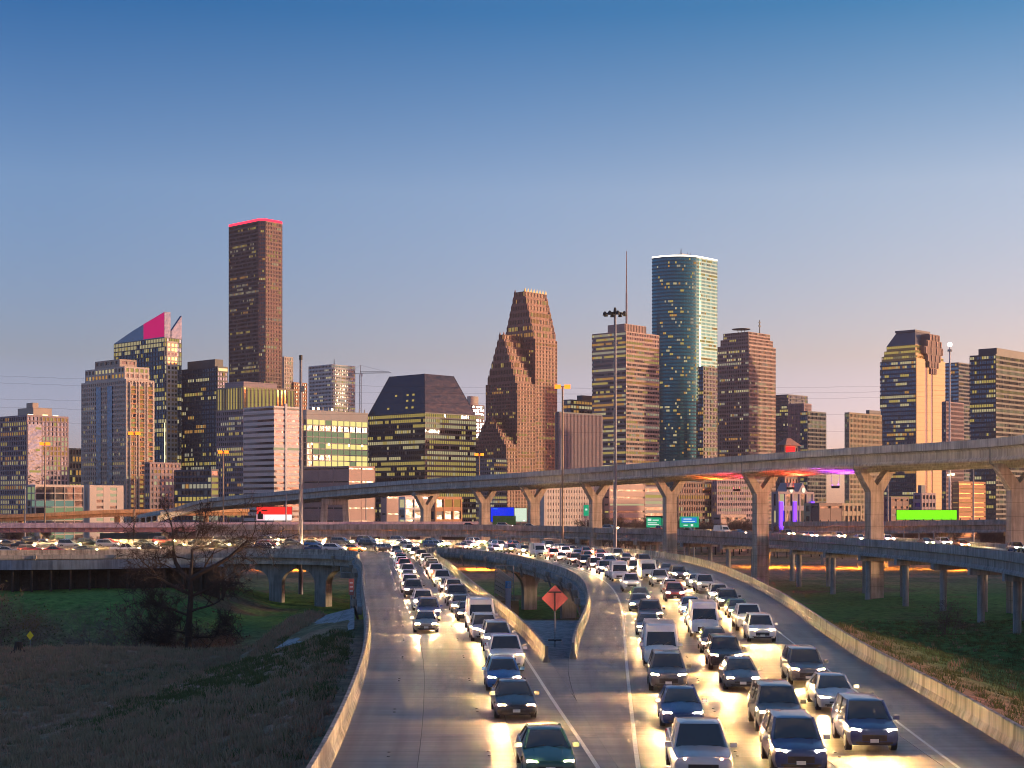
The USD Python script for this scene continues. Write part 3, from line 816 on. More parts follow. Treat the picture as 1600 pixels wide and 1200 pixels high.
def facade(par, poly, z0, z1, fh=3.9, bay=3.0, sp=0.4, pw=0.5, wall='beige', gl='pane', lit=0.15, tones=('yellow', 'pale', 'yellow', 'amber', 'neutral'), proud=0.12, deep=0.5, faces=None, blind=0.12, fins=None, top=1.2, roof=True, seed=0, band=True, run=0.62):
    """a storeyed block on the polygon poly (counter-clockwise, local): glass core, a ring of spandrels per floor, piers per bay, lamps behind some panes.
    faces: indices of the edges that get piers and panes (default: those towards the camera)"""
    r = np.random.default_rng(1000 + seed)
    bay = bay * 0.82 if bay < 3.6 else bay
    poly = np.asarray(poly, float)
    S = shapely.Polygon(poly)
    core = S.buffer(-deep, join_style=2)
    part(par, 'glazing', prism(core, z0, z1 - 0.3), GL[gl])
    W = WL_[wall]
    n = max(1, int(round((z1 - z0 - top) / fh)))
    fh = (z1 - z0 - top) / n
    if band:
        base = ring(poly, deep + 0.1, 0, fh * sp)
        for k in range(n):
            b = base.copy()
            b.apply_translation([0, 0, z0 + k * fh])
            part(par, 'spandrel', b, W)
    part(par, 'cornice', ring(poly + 0, deep + 0.2, z1 - top, z1), W)
    if roof:
        part(par, 'roof', prism(core.buffer(0.05, join_style=2), z1 - 0.299, z1 - 0.25), WL_['grey'])
    m = len(poly)
    if faces is None:
        faces = []
        for i in range(m):
            d = poly[(i + 1) % m] - poly[i]
            nrm = np.array([d[1], -d[0]]) / (np.linalg.norm(d) + 1e-9)
            wn = np.array([nrm[0] * SG - nrm[1] * CG, nrm[0] * CG + nrm[1] * SG])       # to world (x along v, y along u)
            if wn[1] < 0.35:
                faces.append(i)
    lamps = {t: [] for t in tones}
    blinds = []
    for i in faces:
        p, q = poly[i], poly[(i + 1) % m]
        L = np.linalg.norm(q - p)
        if L < 1.5:
            continue
        d = (q - p) / L
        nrm = np.array([d[1], -d[0]])
        nb = max(1, int(round(L / bay)))
        bw = L / nb
        if pw > 0:
            for b in range(nb + 1):
                s = np.clip(b * bw, pw / 2, L - pw / 2)
                c0 = p + d * (s - pw / 2) + nrm * proud
                c1 = p + d * (s + pw / 2) + nrm * proud
                c2, c3 = c1 - nrm * (deep + proud), c0 - nrm * (deep + proud)
                part(par, 'mullion' if pw < 0.45 else 'pier', prism(np.array([c0, c1, c2, c3]), z0, z1 - top - 0.002), W if fins is None else WL_[fins])
        for k in range(n):
            pf = np.clip(1.9 * lit * r.gamma(0.7, 1.0 / 0.7), 0, 0.95)
            on = False
            za, zb = z0 + k * fh + fh * sp, z0 + (k + 1) * fh - 0.03
            tone = tones[r.integers(len(tones))]
            for b in range(nb):
                on = (r.random() < pf + (1 - pf) * run * 0.75) if on else (r.random() < pf * (1 - run * 0.5))
                if on or r.random() < blind:
                    s0, s1 = b * bw + pw / 2 + 0.05, (b + 1) * bw - pw / 2 - 0.05
                    o = nrm * (-deep + 0.06)
                    a_, b_ = p + d * s0 + o, p + d * s1 + o
                    za2 = za if on or r.random() < 0.5 else za + (zb - za) * r.uniform(0.2, 0.7)
                    Q = [[*a_, za2], [*b_, za2], [*b_, zb], [*a_, zb]]
                    (lamps[tone if r.random() < 0.8 else tones[r.integers(len(tones))]] if on else blinds).append(Q)
    for t, qs in lamps.items():
        if qs:
            part(par, 'lit_window', quads(qs), LIT[t], kind='stuff')
    if blinds:
        part(par, 'window_blind', quads(blinds), BLIND, kind='stuff')


def rect(x0, x1, y0, y1):
    return [(x0, y0), (x1, y0), (x1, y1), (x0, y1)]


def block(label, cat, xl, xc, xr, vt, D, name='office_tower', zb=-10.0, **kw):
    C, w2, w1 = lot(xl, xc, xr, D)
    par = thing(name, label, cat, loc=(C[0], C[1], zb), rz=RZ)
    h = ztop(vt, D) - zb
    facade(par, rect(0, w2, 0, w1), 0.0, h, **kw)
    return par, w2, w1, h


def roofbox(par, w2, w1, h, fx0, fx1, fy0, fy1, dz, m='grey', name='plant_room'):
    part(par, name, box(w2 * fx0, w2 * fx1, w1 * fy0, w1 * fy1, h - 0.24, h + dz), WL_[m])


def mast(par, x, y, z0, h, r=0.25, name='antenna'):
    part(par, name, cyl(r, r * 0.35, z0, z0 + h, 8, x, y), DARK)


S = 0
# far left, from the left edge of the picture
p, w2, w1, h = block('squat apartment block with a blue glass corner and many lit windows, far left', 'apartment block', -6, 42, 107, 648, 1000, 'apartment_block', fh=3.2, bay=3.4, sp=0.3, pw=0.9, wall='mauve', gl='navy', lit=0.32, tones=('yellow', 'amber', 'pale'), seed=1)
part(p, 'glass_bay', box(w2 * 0.02, w2 * 0.34, -0.45, 0.6, 2, h - 6), GL['navy'])
part(p, 'lit_window', quads([[[w2 * a, -0.5, z], [w2 * b, -0.5, z], [w2 * b, -0.5, z + 1.5], [w2 * a, -0.5, z + 1.5]] for a, b, z in [(0.04, 0.14, h * 0.22), (0.12, 0.3, h * 0.36), (0.05, 0.32, h * 0.52), (0.2, 0.3, h * 0.7), (0.05, 0.12, h * 0.1), (0.2, 0.33, h * 0.88)]]), LIT['yellow'], kind='stuff')
roofbox(p, w2, w1, h, 0.3, 0.75, 0.2, 0.7, 5.5, 'beige')
roofbox(p, w2, w1, h + 5.4, 0.36, 0.5, 0.3, 0.5, 3.5, 'beige')
part(p, 'roof_lamp', cat_([cbox(w2 * f, 0.8, h + 0.3, w2 * 0.12, 0.4, 0.6) for f in (0.1, 0.45, 0.7)]), glow('roof_lamp_warm', (1, 0.75, 0.35), 1.2))

p, w2, w1, h = block('tall stepped beige condominium tower with pink bays up its right side, far left', 'apartment tower', 127, 197, 241, 592, 1050, 'apartment_tower', fh=3.25, bay=3.0, sp=0.42, pw=1.05, wall='pale', gl='pane', lit=0.10, tones=('yellow', 'pale', 'amber', 'neutral', 'yellow'), seed=2, blind=0.2)
facade(p, rect(w2 * 0.03, w2 * 0.9, w1 * 0.05, w1 * 0.93), h, h + 9, fh=4.2, bay=4.2, sp=0.35, pw=1.3, wall='pale', gl='pane', lit=0.3, seed=3)
facade(p, rect(w2 * 0.1, w2 * 0.7, w1 * 0.2, w1 * 0.75), h + 9, h + 14.5, fh=5, bay=6, sp=0.5, pw=1.6, wall='beige', gl='pane', lit=0.2, seed=4)
for f in (0.35, 0.6):                                   # dark glazed strips up the left face
    part(p, 'glass_bay', box(-0.35, 0.7, w1 * (f - 0.055), w1 * (f + 0.055), 6, h - 4), GL['navy'])
for f in (0.12, 0.42, 0.72):                            # stacks of lit balconies up the right face
    part(p, 'bay_wall', cat_([box(w2 * f - 0.35, w2 * f + 0.35, -1.5, 0.2, 0, h - 2), box(w2 * (f + 0.2) - 0.35, w2 * (f + 0.2) + 0.35, -1.5, 0.2, 0, h - 2)]), WL_['pale'])
    n = int((h - 6) / 3.25)
    for k in range(n):
        part(p, 'balcony', box(w2 * f + 0.36, w2 * (f + 0.2) - 0.36, -1.45, -0.15, 4 + k * 3.25, 4 + k * 3.25 + 1.0), WL_['orange'])
    r = np.random.default_rng(int(f * 100))
    for t, pr in (('amber', 0.5), ('yellow', 0.3)):
        part(p, 'lit_window', quads([[[w2 * f + 0.5, -0.16, 4 + k * 3.25 + 1.1], [w2 * (f + 0.2) - 0.5, -0.16, 4 + k * 3.25 + 1.1], [w2 * (f + 0.2) - 0.5, -0.16, 7 + k * 3.25], [w2 * f + 0.5, -0.16, 7 + k * 3.25]] for k in range(n) if r.random() < pr]), LIT[t], kind='stuff')

# slanted glass tower with the magenta panel
C, w2, w1 = lot(178, 257, 284, 1350)
p = thing('glass_tower', 'blue glass tower with a slanted top and a glowing magenta panel, far left', 'office tower', loc=(C[0], C[1], -10), rz=RZ)
h = ztop(527, 1350) + 10
facade(p, rect(0, w2, 0, w1), 0, h, fh=4.0, bay=3.0, sp=0.22, pw=0.2, wall='slate', gl='blue', lit=0.3, tones=('pale', 'yellow', 'pale'), seed=5, top=0.6, run=0.3)
hs = ztop(487, 1350) + 10
wl = hull([(0, 0, h), (0, w1, h), (w2 * 0.35, 0, h), (w2 * 0.35, w1, h), (0, 0, hs), (w2 * 0.35, 0, hs), (0, w1 * 0.62, h + (hs - h) * 0.42), (w2 * 0.35, w1 * 0.62, h + (hs - h) * 0.42)])
part(p, 'slanted_screen', wl, GL['navy'])
y1 = w1 * 0.40
zz = hs - (hs - h) * 0.58 * (0.40 / 0.62)
part(p, 'magenta_panel', hull([(-0.3, 0.3, h + 0.6), (-0.05, 0.3, h + 0.6), (-0.3, y1, h + 0.6), (-0.05, y1, h + 0.6), (-0.3, 0.3, hs - 0.4), (-0.05, 0.3, hs - 0.4), (-0.3, y1, zz), (-0.05, y1, zz)]), glow('magenta_panel_light', (0.62, 0.015, 0.17), 0.30))
part(p, 'fin', hull([(w2 * 0.4, 0, h), (w2, 0, h), (w2 * 0.4, 3, h), (w2, 3, h), (w2, 0, hs - 2), (w2, 3, hs - 2), (w2 * 0.4, 0, h + 6), (w2 * 0.4, 3, h + 6)]), GL['navy'])
part(p, 'stone_screen', box(w2 * 0.10, w2 * 0.72, -0.9, 0.2, h * 0.24, h - 3), WL_['pale'])
for k in range(int(h * 0.74 / 4)):
    for a in (0.16, 0.38, 0.56):
        part(p, 'screen_window', box(w2 * a, w2 * (a + 0.12), -0.98, -0.85, h * 0.26 + k * 4, h * 0.26 + k * 4 + 2.4), GL['gold' if k % 3 else 'smoke'])
part(p, 'corner_light', box(-0.4, 0.3, -0.5, -0.1, h * 0.1, h * 0.55), glow('corner_light', (1, 0.85, 0.4), 0.8))

# lower neighbours
p, w2, w1, h = block('low parking hall of green-lit glass panels at the far left', 'parking hall', 42, 55, 131, 757, 800, 'parking_hall', fh=3.4, bay=5.5, sp=0.16, pw=0.35, wall='pale', gl='pane', lit=0.92, tones=('cool', 'green'), seed=6, blind=0)
p, w2, w1, h = block('pale rendered parking block with two rows of lit louvres, below the condominium tower', 'parking block', 131, 140, 193, 758, 790, 'parking_block', fh=3.3, bay=10, sp=0.55, pw=4.0, wall='pale', gl='pane', lit=0.75, tones=('pale',), seed=7, blind=0)
p, w2, w1, h = block('small golden-lit block between the apartment block and the condominium tower', 'building', 104, 108, 128, 700, 1120, 'building', fh=5, bay=3.5, sp=0.3, pw=0.6, wall='tan', gl='pane', lit=0.5, tones=('amber', 'yellow'), seed=8)
p, w2, w1, h = block('low grey-brown office block behind the bare tree, right of the condominium tower', 'building', 226, 234, 282, 722, 1020, 'building', fh=4, bay=3.5, sp=0.45, pw=0.8, wall='mauve', gl='pane', lit=0.12, seed=9)
p, w2, w1, h = block('dark blue glass tower left of the tallest tower', 'office tower', 283, 340, 356, 572, 1330, fh=4.1, bay=3.0, sp=0.35, pw=0.15, wall='dark', gl='navy', lit=0.14, seed=10)
roofbox(p, w2, w1, h, 0.1, 0.9, 0.1, 0.85, 6.5, 'dark', 'crown')
part(p, 'crown_light', box(1.0, w2 - 0.5, -0.2, -0.05, h - 4, h - 1.6), glow('crown_light', (1, 0.62, 0.28), 0.6))
p, w2, w1, h = block('low glass office wing with bright yellow floors beneath the dark blue tower', 'office block', 272, 330, 342, 733, 985, 'office_block', fh=4.0, bay=4.0, sp=0.34, pw=0.25, wall='slate', gl='smoke', lit=0.62, tones=('yellow', 'pale', 'amber', 'neutral', 'yellow'), seed=11)

# the tallest tower
C, w2, w1 = lot(357.5, 409, 445, 1547)
p = thing('office_tower', 'tallest tower of the skyline, dark granite with a thin red light along its roof', 'office tower', loc=(C[0], C[1], -10), rz=RZ)
h = ztop(344, 1547) + 10
ch = 5.0
poly = [(ch, 0), (w2 * 0.86, 0), (w2, w2 * 0.14), (w2, w1), (0, w1), (0, ch)]
facade(p, poly, 0, h, fh=4.0, bay=2.4, sp=0.42, pw=0.55, wall='brown', gl='smoke', lit=0.10, tones=('yellow', 'pale', 'amber', 'neutral', 'yellow'), seed=12, faces=[0, 1, 4, 5], blind=0.15)
part(p, 'roof_light', ring(np.array(poly) * 1.0, 0.8, h + 0.02, h + 2.4), glow('red_roof_light', (1.0, 0.03, 0.07), 0.9))
for a, b, l in ((0.3, 0.5, 7), (0.5, 0.2, 5), (0.7, 0.4, 9), (0.15, 0.7, 4)):
    mast(p, w2 * a, w1 * b, h, l)

p, w2, w1, h = block('mid-rise office with a crown of gold-lit vertical slots in front of the tallest tower', 'office tower', 338, 380, 461, 640, 1210, fh=4.0, bay=3.2, sp=0.42, pw=0.6, wall='mauve', gl='pane', lit=0.2, seed=13)
facade(p, rect(0.2, w2 - 0.2, 0.2, w1 - 0.2), h, ztop(603, 1210) + 10, fh=18, bay=3.6, sp=0.04, pw=1.2, wall='tan', gl='gold', lit=0.9, tones=('yellow',), seed=14, blind=0)
roofbox(p, w2, w1, ztop(603, 1210) + 10, 0.06, 0.7, 0.1, 0.8, 4, 'mauve')
p, w2, w1, h = block('white-banded office block with long dark window strips, left of the near lamp mast', 'office block', 380, 428, 468, 634, 1080, fh=4.0, bay=40, sp=0.58, pw=0, wall='white', gl='smoke', lit=0.05, seed=15)
part(p, 'lit_window', quads([[[-0.02 + 0.06 - 0.0, w1 * a, z], [0.06, w1 * b, z], [0.06, w1 * b, z + 1.3], [0.06, w1 * a, z + 1.3]] for a, b, z in [(0.2, 0.45, 29), (0.3, 0.5, 13), (0.1, 0.3, 17), (0.55, 0.8, 9)]]), LIT['yellow'], kind='stuff')
part(p, 'stair_tower', box(w2 * 0.42, w2 * 0.5, -0.6, 0.2, 0, h + 2), WL_['white'])
p, w2, w1, h = block('slim beige tower peeking out right of the tallest tower', 'building', 440, 444, 458, 557, 1640, 'building', fh=4, bay=3, sp=0.3, pw=1.0, wall='pale', gl='pane', lit=0.2, seed=16)
p, w2, w1, h = block('reddish brown slab behind the near lamp mast', 'building', 456, 459, 480, 597, 1600, 'building', fh=4, bay=3.5, sp=0.5, pw=0.8, wall='orange', gl='pane', lit=0.1, seed=17)

p, w2, w1, h = block('pale square tower with a blank right face, left of the tower crane', 'office tower', 482, 518, 555, 569, 1720, fh=4.2, bay=3.0, sp=0.5, pw=0.3, wall='white', gl='pane', lit=0.1, seed=18, blind=0.3)
mast(p, w2 * 0.5, w1 * 0.4, h, 8, 0.6)

# building site, floodlit floors behind netting
p, w2, w1, h = block('unfinished building with floodlit yellow-green floors, next to the crane', 'building site', 474, 479, 575, 640, 1120, 'building_site', fh=4.4, bay=6, sp=0.16, pw=0.4, wall='grey', gl='pane', lit=1.6, tones=('site', 'site', 'green'), seed=19, blind=0, top=7, run=1.0)
part(p, 'work_lamp', cat_([cbox(w2 * f, -0.2, h * g, 1.4, 0.3, 1.4) for f, g in ((0.08, 0.72), (0.35, 0.72), (0.68, 0.72), (0.9, 0.72), (0.2, 0.5), (0.5, 0.5), (0.8, 0.5))]), glow('work_lamp', (1, 0.9, 0.45), 3.0))
part(p, 'roof_lamp', cat_([cbox(w2 * f, 1, h + 1.2, 1.6, 0.4, 1.6) for f in (0.12, 0.2, 0.42)]), glow('work_lamp', (1, 0.9, 0.45), 3.0))
part(p, 'column_stub', cat_([cbox(w2 * f, 2, h + 1.2, 0.6, 0.6, 2.8) for f in np.linspace(0.03, 0.97, 12)]), WL_['grey'])
p, w2, w1, h = block('plain pinkish podium wall below the building site', 'podium', 474, 545, 586, 728, 1030, 'podium', fh=9, bay=14, sp=0.9, pw=0.4, wall='rose', gl='pane', lit=0.0, seed=20, blind=0)

# tower crane
D = 1500
c = at(563, 790, D)
cr = thing('tower_crane', 'tower crane with a long jib between the pale square tower and the trapezoid tower', 'crane', loc=(c[0], c[1], -8))
zh = ztop(585, D) + 8
part(cr, 'lattice_mast', cat_([bar((sx_ * 0.9, sy_ * 0.9, 0), (sx_ * 0.9, sy_ * 0.9, zh), 0.22, 4) for sx_ in (-1, 1) for sy_ in (-1, 1)] + [bar((-0.9 * s, -0.9, z), (0.9 * s, -0.9, z + 3), 0.12, 4) for s, z in zip([1, -1] * 40, np.arange(0, zh - 3, 3))] +
                              [bar((-0.9, -0.9 * s, z), (-0.9, 0.9 * s, z + 3), 0.12, 4) for s, z in zip([1, -1] * 40, np.arange(0, zh - 3, 3))]), STEEL)
part(cr, 'jib', cat_([bar((-12, o, zh + 1), (30, o, zh + 1.6), 0.2, 4) for o in (-0.7, 0.7)] + [bar((0, 0, zh + 3), (28, 0, zh + 3), 0.18, 4)] + [bar((x, 0, zh + 3), (x + 2, 0.7, zh + 1.3), 0.1, 4) for x in np.arange(0, 26, 2.0)]), STEEL)
part(cr, 'cab', cbox(1.2, -0.6, zh - 0.6, 2.0, 1.6, 2.4), WL_['white'])
part(cr, 'apex', cat_([bar((0, 0, zh), (0, 0, zh + 9), 0.3, 4), bar((0, 0, zh + 9), (24, 0, zh + 3), 0.08, 4), bar((0, 0, zh + 9), (-11, 0, zh + 1.4), 0.08, 4)]), STEEL)
part(cr, 'counterweight', cbox(-10.5, 0, zh - 0.4, 2.6, 1.6, 2.6), WL_['grey'])

# trapezoid tower
C, w2, w1 = lot(574, 664, 744, 1165)
p = thing('office_tower', 'dark glass trapezoid tower with a sloping mansard roof and rows of yellow lit floors', 'office tower', loc=(C[0], C[1], -10), rz=RZ)
h = ztop(644, 1165) + 10
hr = ztop(583, 1165) + 10
facade(p, rect(0, w2, 0, w1), 0, h, fh=4.0, bay=2.8, sp=0.40, pw=0.14, wall='dark', gl='black', lit=0.42, tones=('yellow', 'yellow', 'pale'), seed=21, top=0.8, roof=False, run=0.8)
a = 0.40
top = [(w2 * 0.06, w1 * 0.06), (w2 * 0.62, w1 * 0.06), (w2 * 0.62, w1 * 0.66), (w2 * 0.06, w1 * 0.66)]
part(p, 'sloping_roof', hull([(x, y, h + 0.02) for x, y in rect(0.4, w2 - 0.4, 0.4, w1 - 0.4)] + [(x, y, hr) for x, y in top]), GL['black'])
part(p, 'roof_rib', cat_([bar((x0, y0, h + 0.1), (x1, y1, hr + 0.05), 0.25, 4) for (x0, y0), (x1, y1) in zip(rect(0.4, w2 - 0.4, 0.4, w1 - 0.4), top)]), WL_['dark'])
r = np.random.default_rng(5)
qs = []
for f in (0.12, 0.2, 0.3, 0.5, 0.62):
    for t in (0.12, 0.3, 0.45):
        if r.random() < 0.5:
            y = w1 * f
            x = w2 * 0.06 * t - 0.02
            qs.append([[x, y, h + (hr - h) * t], [x, y + 2.4, h + (hr - h) * t], [x + w2 * 0.06 * 0.05, y + 2.4, h + (hr - h) * (t + 0.05)], [x + w2 * 0.06 * 0.05, y, h + (hr - h) * (t + 0.05)]])
part(p, 'lit_window', quads(qs), LIT['yellow'], kind='stuff')

# red granite gabled tower: three blocks in a row, each with a stepped gable
D3 = 1640
C, wall2, w1 = lot(742, 791, 871, D3)
p = thing('gabled_tower', 'red granite tower of three blocks with stepped gables rising to gilded pinnacles', 'office tower', loc=(C[0], C[1], -10), rz=RZ)


def along(u):                     # local x at which the right-hand face is seen at column u
    k = (u - CU) / F
    return (k * C[1] - C[0]) / (SG - k * CG)


xb, xa, xe = along(808), along(836), along(870.5)
specs = [(0.0, xb, 694, 652, 0.78), (xb, xa, 598, 522, 0.92), (xa, xe, 529, 455, 1.0)]
for k, (x0, x1, ve, vr, wf) in enumerate(specs):
    DD = C[1] + x0 * CG
    he, hr = ztop(ve, DD) + 10, ztop(vr, DD + 10) + 10
    W = w1 * (1.0 if k else 1.06)
    facade(p, rect(x0 + (0.02 if k else 0), x1, 0, W), 0, he, fh=3.9, bay=2.9, sp=0.36, pw=0.7, wall='red', gl='bronze', lit=0.07, tones=('yellow', 'amber'), seed=30 + k, top=0.4, faces=[0, 3], blind=0.2)
    ns = 7
    top_w = 0.34 if k == 2 else 0.16
    for s in range(ns):
        f0 = (1 - top_w) / 2 * (s + 1) / ns
        z0, z1 = he + (hr - he) * s / ns, he + (hr - he) * (s + 1) / ns
        facade(p, rect(x0 + 0.03, x1 - 0.01, W * f0, W * (1 - f0)), z0, z1, fh=(z1 - z0 - 0.5), bay=2.9, sp=0.36, pw=0.7, wall='red', gl='bronze', lit=0.12, tones=('yellow', 'amber'), seed=40 + 10 * k + s, top=0.5, faces=[0, 3], blind=0.1)
        for m_ in ([hull([(x - 0.8, y - 0.8, z1 - 0.01), (x + 0.8, y - 0.8, z1 - 0.01), (x + 0.8, y + 0.8, z1 - 0.01), (x - 0.8, y + 0.8, z1 - 0.01), (x, y, z1 + 3.6)]) for x in (x0 + 0.9, x1 - 0.9) for y in (W * f0 + 0.9, W * (1 - f0) - 0.9)]):
            part(p, 'pinnacle', m_, WL_['red'])
    if k == 2:
        part(p, 'gilded_crest', cat_([hull([(x - 0.9, W * 0.33 - 0.6, hr), (x + 0.9, W * 0.33 - 0.6, hr), (x + 0.9, W * 0.33 + 1, hr), (x - 0.9, W * 0.33 + 1, hr), (x, W * 0.33, hr + 4.4)]) for x in np.linspace(x0 + 1.2, x1 - 1.2, 8)]), glow('gilded_lamp', (1, 0.55, 0.2), 0.5))

# little things between the two
p, w2, w1, h = block('slim purple-lit block between the trapezoid tower and the gabled tower', 'building', 728, 735, 757, 632, 1800, 'building', fh=4, bay=3.4, sp=0.4, pw=0.4, wall='mauve', gl='navy', lit=0.08, seed=60)
roofbox(p, w2, w1, h, 0.05, 0.6, 0.1, 0.9, 10, 'pale', 'lit_crown')
p, w2, w1, h = block('low mauve block with yellow lit rows at the foot of the gabled tower', 'building', 740, 772, 792, 716, 1500, 'building', fh=4, bay=3.2, sp=0.4, pw=0.3, wall='mauve', gl='smoke', lit=0.3, seed=61)
p, w2, w1, h = block('flat-topped office with yellow lit top floors behind the ribbed dark block', 'office block', 880, 892, 930, 624, 1480, fh=4.4, bay=4, sp=0.4, pw=0.3, wall='slate', gl='smoke', lit=0.65, seed=62)
roofbox(p, w2, w1, h, 0.5, 0.95, 0.1, 0.8, 5, 'dark')
p, w2, w1, h = block('ribbed dark grey block with close vertical fins, right of the gabled tower', 'office block', 871, 874, 941, 643, 1180, fh=8, bay=2.0, sp=0.10, pw=0.75, wall='slate', gl='smoke', lit=0.02, seed=63, fins='mauve', proud=0.5)

# banded tower with the tall mast
p, w2, w1, h = block('banded pale tower with yellow lit strips and a tall thin mast', 'office tower', 925, 978, 1030, 517, 1420, fh=4.1, bay=3.0, sp=0.46, pw=0.12, wall='rose', gl='smoke', lit=0.30, tones=('yellow', 'pale', 'amber', 'neutral', 'yellow'), seed=64, run=0.9)
roofbox(p, w2, w1, h, 0.02, 0.65, 0.05, 0.55, 7, 'rose')
part(p, 'roof_screen', cat_([cbox(w2 * f, w1 * 0.045, h + 3.4, 0.5, 0.4, 6.4) for f in np.linspace(0.04, 0.64, 14)]), WL_['brown'])
part(p, 'mast', cat_([cyl(0.95, 0.75, h + 6.9, h + 38, 8, w2 * 0.32, w1 * 0.3), cyl(0.6, 0.35, h + 38, ztop(387, 1420) + 10, 8, w2 * 0.32, w1 * 0.3)]), plain('red_white_steel', (0.30, 0.20, 0.20), 0.6))

# teal tower with the round end
D = 1735
C, w2, w1 = lot(1011, 1066, 1121, D)
p = thing('round_ended_tower', 'tall teal glass tower with a rounded left side and a white rim of light', 'office tower', loc=(C[0], C[1], -10), rz=RZ)
h = ztop(397, D) + 10
R = min(w1, w2) * 0.72
arc = [(R - R * math.cos(a_), R - R * math.sin(a_)) for a_ in np.linspace(0, math.pi / 2, 15)]
poly = arc + [(w2, 0), (w2, w1 * 0.85), (w2 * 0.8, w1), (R * 0.45, w1), (0, w1 * 0.86)]
poly = [(x, y) for x, y in poly]
facade(p, poly, 0, h, fh=4.0, bay=3.0, sp=0.42, pw=0.10, wall='tealp', gl='teal', lit=0.10, tones=('yellow', 'pale', 'amber', 'neutral', 'yellow'), seed=65, top=1.6, proud=0.04, deep=0.3, blind=0.0, run=0.7, faces=list(range(0, 15)) + [15])
part(p, 'rim_light', ring(poly, 0.7, h + 0.02, h + 1.7), glow('white_rim_light', (1.0, 0.95, 0.85), 0.95))
roofbox(p, w2, w1, h, 0.2, 0.8, 0.2, 0.8, 3.5, 'grey')
for a_, b_, l in ((0.3, 0.35, 9), (0.38, 0.4, 12), (0.5, 0.35, 7), (0.62, 0.4, 8), (0.7, 0.3, 5)):
    mast(p, w2 * a_, w1 * b_, h + 3.4, l * 0.7, 0.35)
p, w2, w1, h = block('slim dark glass slab overlapping the right foot of the teal tower', 'office block', 1090, 1099, 1122, 572, 1560, fh=4.1, bay=3.0, sp=0.35, pw=0.15, wall='dark', gl='navy', lit=0.12, seed=66)

p, w2, w1, h = block('rose granite tower with a notched corner and sunlit right face, beside the teal tower', 'office tower', 1121, 1170, 1212, 538, 1500, fh=3.9, bay=2.6, sp=0.42, pw=0.45, wall='rose', gl='bronze', lit=0.12, tones=('yellow', 'pale', 'amber', 'neutral', 'yellow'), seed=67, blind=0.25)
hh = ztop(516, 1500) + 10
for k, f in enumerate((0.0, 0.5)):
    facade(p, rect(w2 * 0.10 * (k + 1), w2, w1 * 0.09 * (k + 1), w1 * 0.99), h + (hh - h) * f, h + (hh - h) * (f + 0.5), fh=3.6, bay=2.6, sp=0.4, pw=0.5, wall='rose', gl='bronze', lit=0.06, seed=70 + k, top=0.4, blind=0.1)
part(p, 'helipad', cyl(9, 9, hh + 3.2, hh + 3.8, 20, w2 * 0.3, w1 * 0.5), DARK)
part(p, 'helipad_leg', cat_([bar((w2 * 0.3 + a_, w1 * 0.5, hh - 0.3), (w2 * 0.3 + a_ * 1.3, w1 * 0.5, hh + 3.2), 0.3, 5) for a_ in (-5, 0, 5)]), DARK)
part(p, 'aerial', cat_([cyl(0.5, 0.4, hh - 0.3, hh + 14, 6, w2 * 0.75, w1 * 0.3), cbox(w2 * 0.75, w1 * 0.3, hh + 8, 3.5, 0.8, 1.2), cbox(w2 * 0.75, w1 * 0.3, hh + 11.5, 2.4, 0.8, 1.0)]), DARK)

p, w2, w1, h = block('bluish glass block right of the rose granite tower', 'office block', 1207, 1232, 1262, 616, 1750, fh=4, bay=3, sp=0.35, pw=0.2, wall='slate', gl='blue', lit=0.06, seed=75)
p, w2, w1, h = block('plain mauve slab in front of the bluish glass block', 'office block', 1231, 1256, 1268, 630, 1620, fh=4, bay=2.0, sp=0.3, pw=0.9, wall='mauve', gl='pane', lit=0.02, seed=76)
p, w2, w1, h = block('dark square office with scattered lit windows, left of the open sky gap', 'office block', 1250, 1262, 1291, 642, 1350, fh=3.6, bay=2.6, sp=0.38, pw=0.4, wall='slate', gl='navy', lit=0.2, seed=77)
p, w2, w1, h = block('grid-fronted beige office left of the golden tower, right of the open sky gap', 'office block', 1323, 1327, 1378, 644, 1160, fh=3.9, bay=2.5, sp=0.42, pw=0.8, wall='tan', gl='pane', lit=0.25, tones=('yellow', 'green'), seed=78)
roofbox(p, w2, w1, h, 0.62, 0.98, 0.1, 0.8, 3.0, 'slate')

# golden tower with the temple-shaped crown
D = 1450
C, w2, w1 = lot(1375, 1431, 1476, D)
p = thing('temple_topped_tower', 'golden-lit tower with a dark hipped roof and a stepped temple motif in its top', 'office tower', loc=(C[0], C[1], -10), rz=RZ)
h = ztop(562, D) + 10
facade(p, rect(0, w2, 0, w1), 0, h, fh=4.0, bay=2.8, sp=0.40, pw=0.10, wall='slate', gl='navy', lit=0.22, tones=('yellow', 'pale', 'amber', 'neutral', 'yellow'), seed=80, top=1.0, faces=[3], run=0.85)
for x0, x1 in ((0.0, 0.30), (0.37, 0.50), (0.56, 1.0)):
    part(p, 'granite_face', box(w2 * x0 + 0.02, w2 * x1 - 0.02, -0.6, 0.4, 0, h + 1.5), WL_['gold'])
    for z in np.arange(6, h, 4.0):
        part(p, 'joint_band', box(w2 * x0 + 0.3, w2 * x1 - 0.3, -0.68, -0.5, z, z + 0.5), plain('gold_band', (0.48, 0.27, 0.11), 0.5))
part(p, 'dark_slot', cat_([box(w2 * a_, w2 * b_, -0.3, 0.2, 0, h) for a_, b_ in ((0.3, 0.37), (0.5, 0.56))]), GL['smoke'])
for k in range(3):
    z0 = h + 0.1 + k * 5.0
    f = 0.02 + 0.03 * k
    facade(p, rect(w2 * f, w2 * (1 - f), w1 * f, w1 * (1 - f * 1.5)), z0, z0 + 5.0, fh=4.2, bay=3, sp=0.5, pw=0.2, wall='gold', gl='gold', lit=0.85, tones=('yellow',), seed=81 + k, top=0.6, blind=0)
hb, hr = h + 15.1, ztop(512, D) + 10
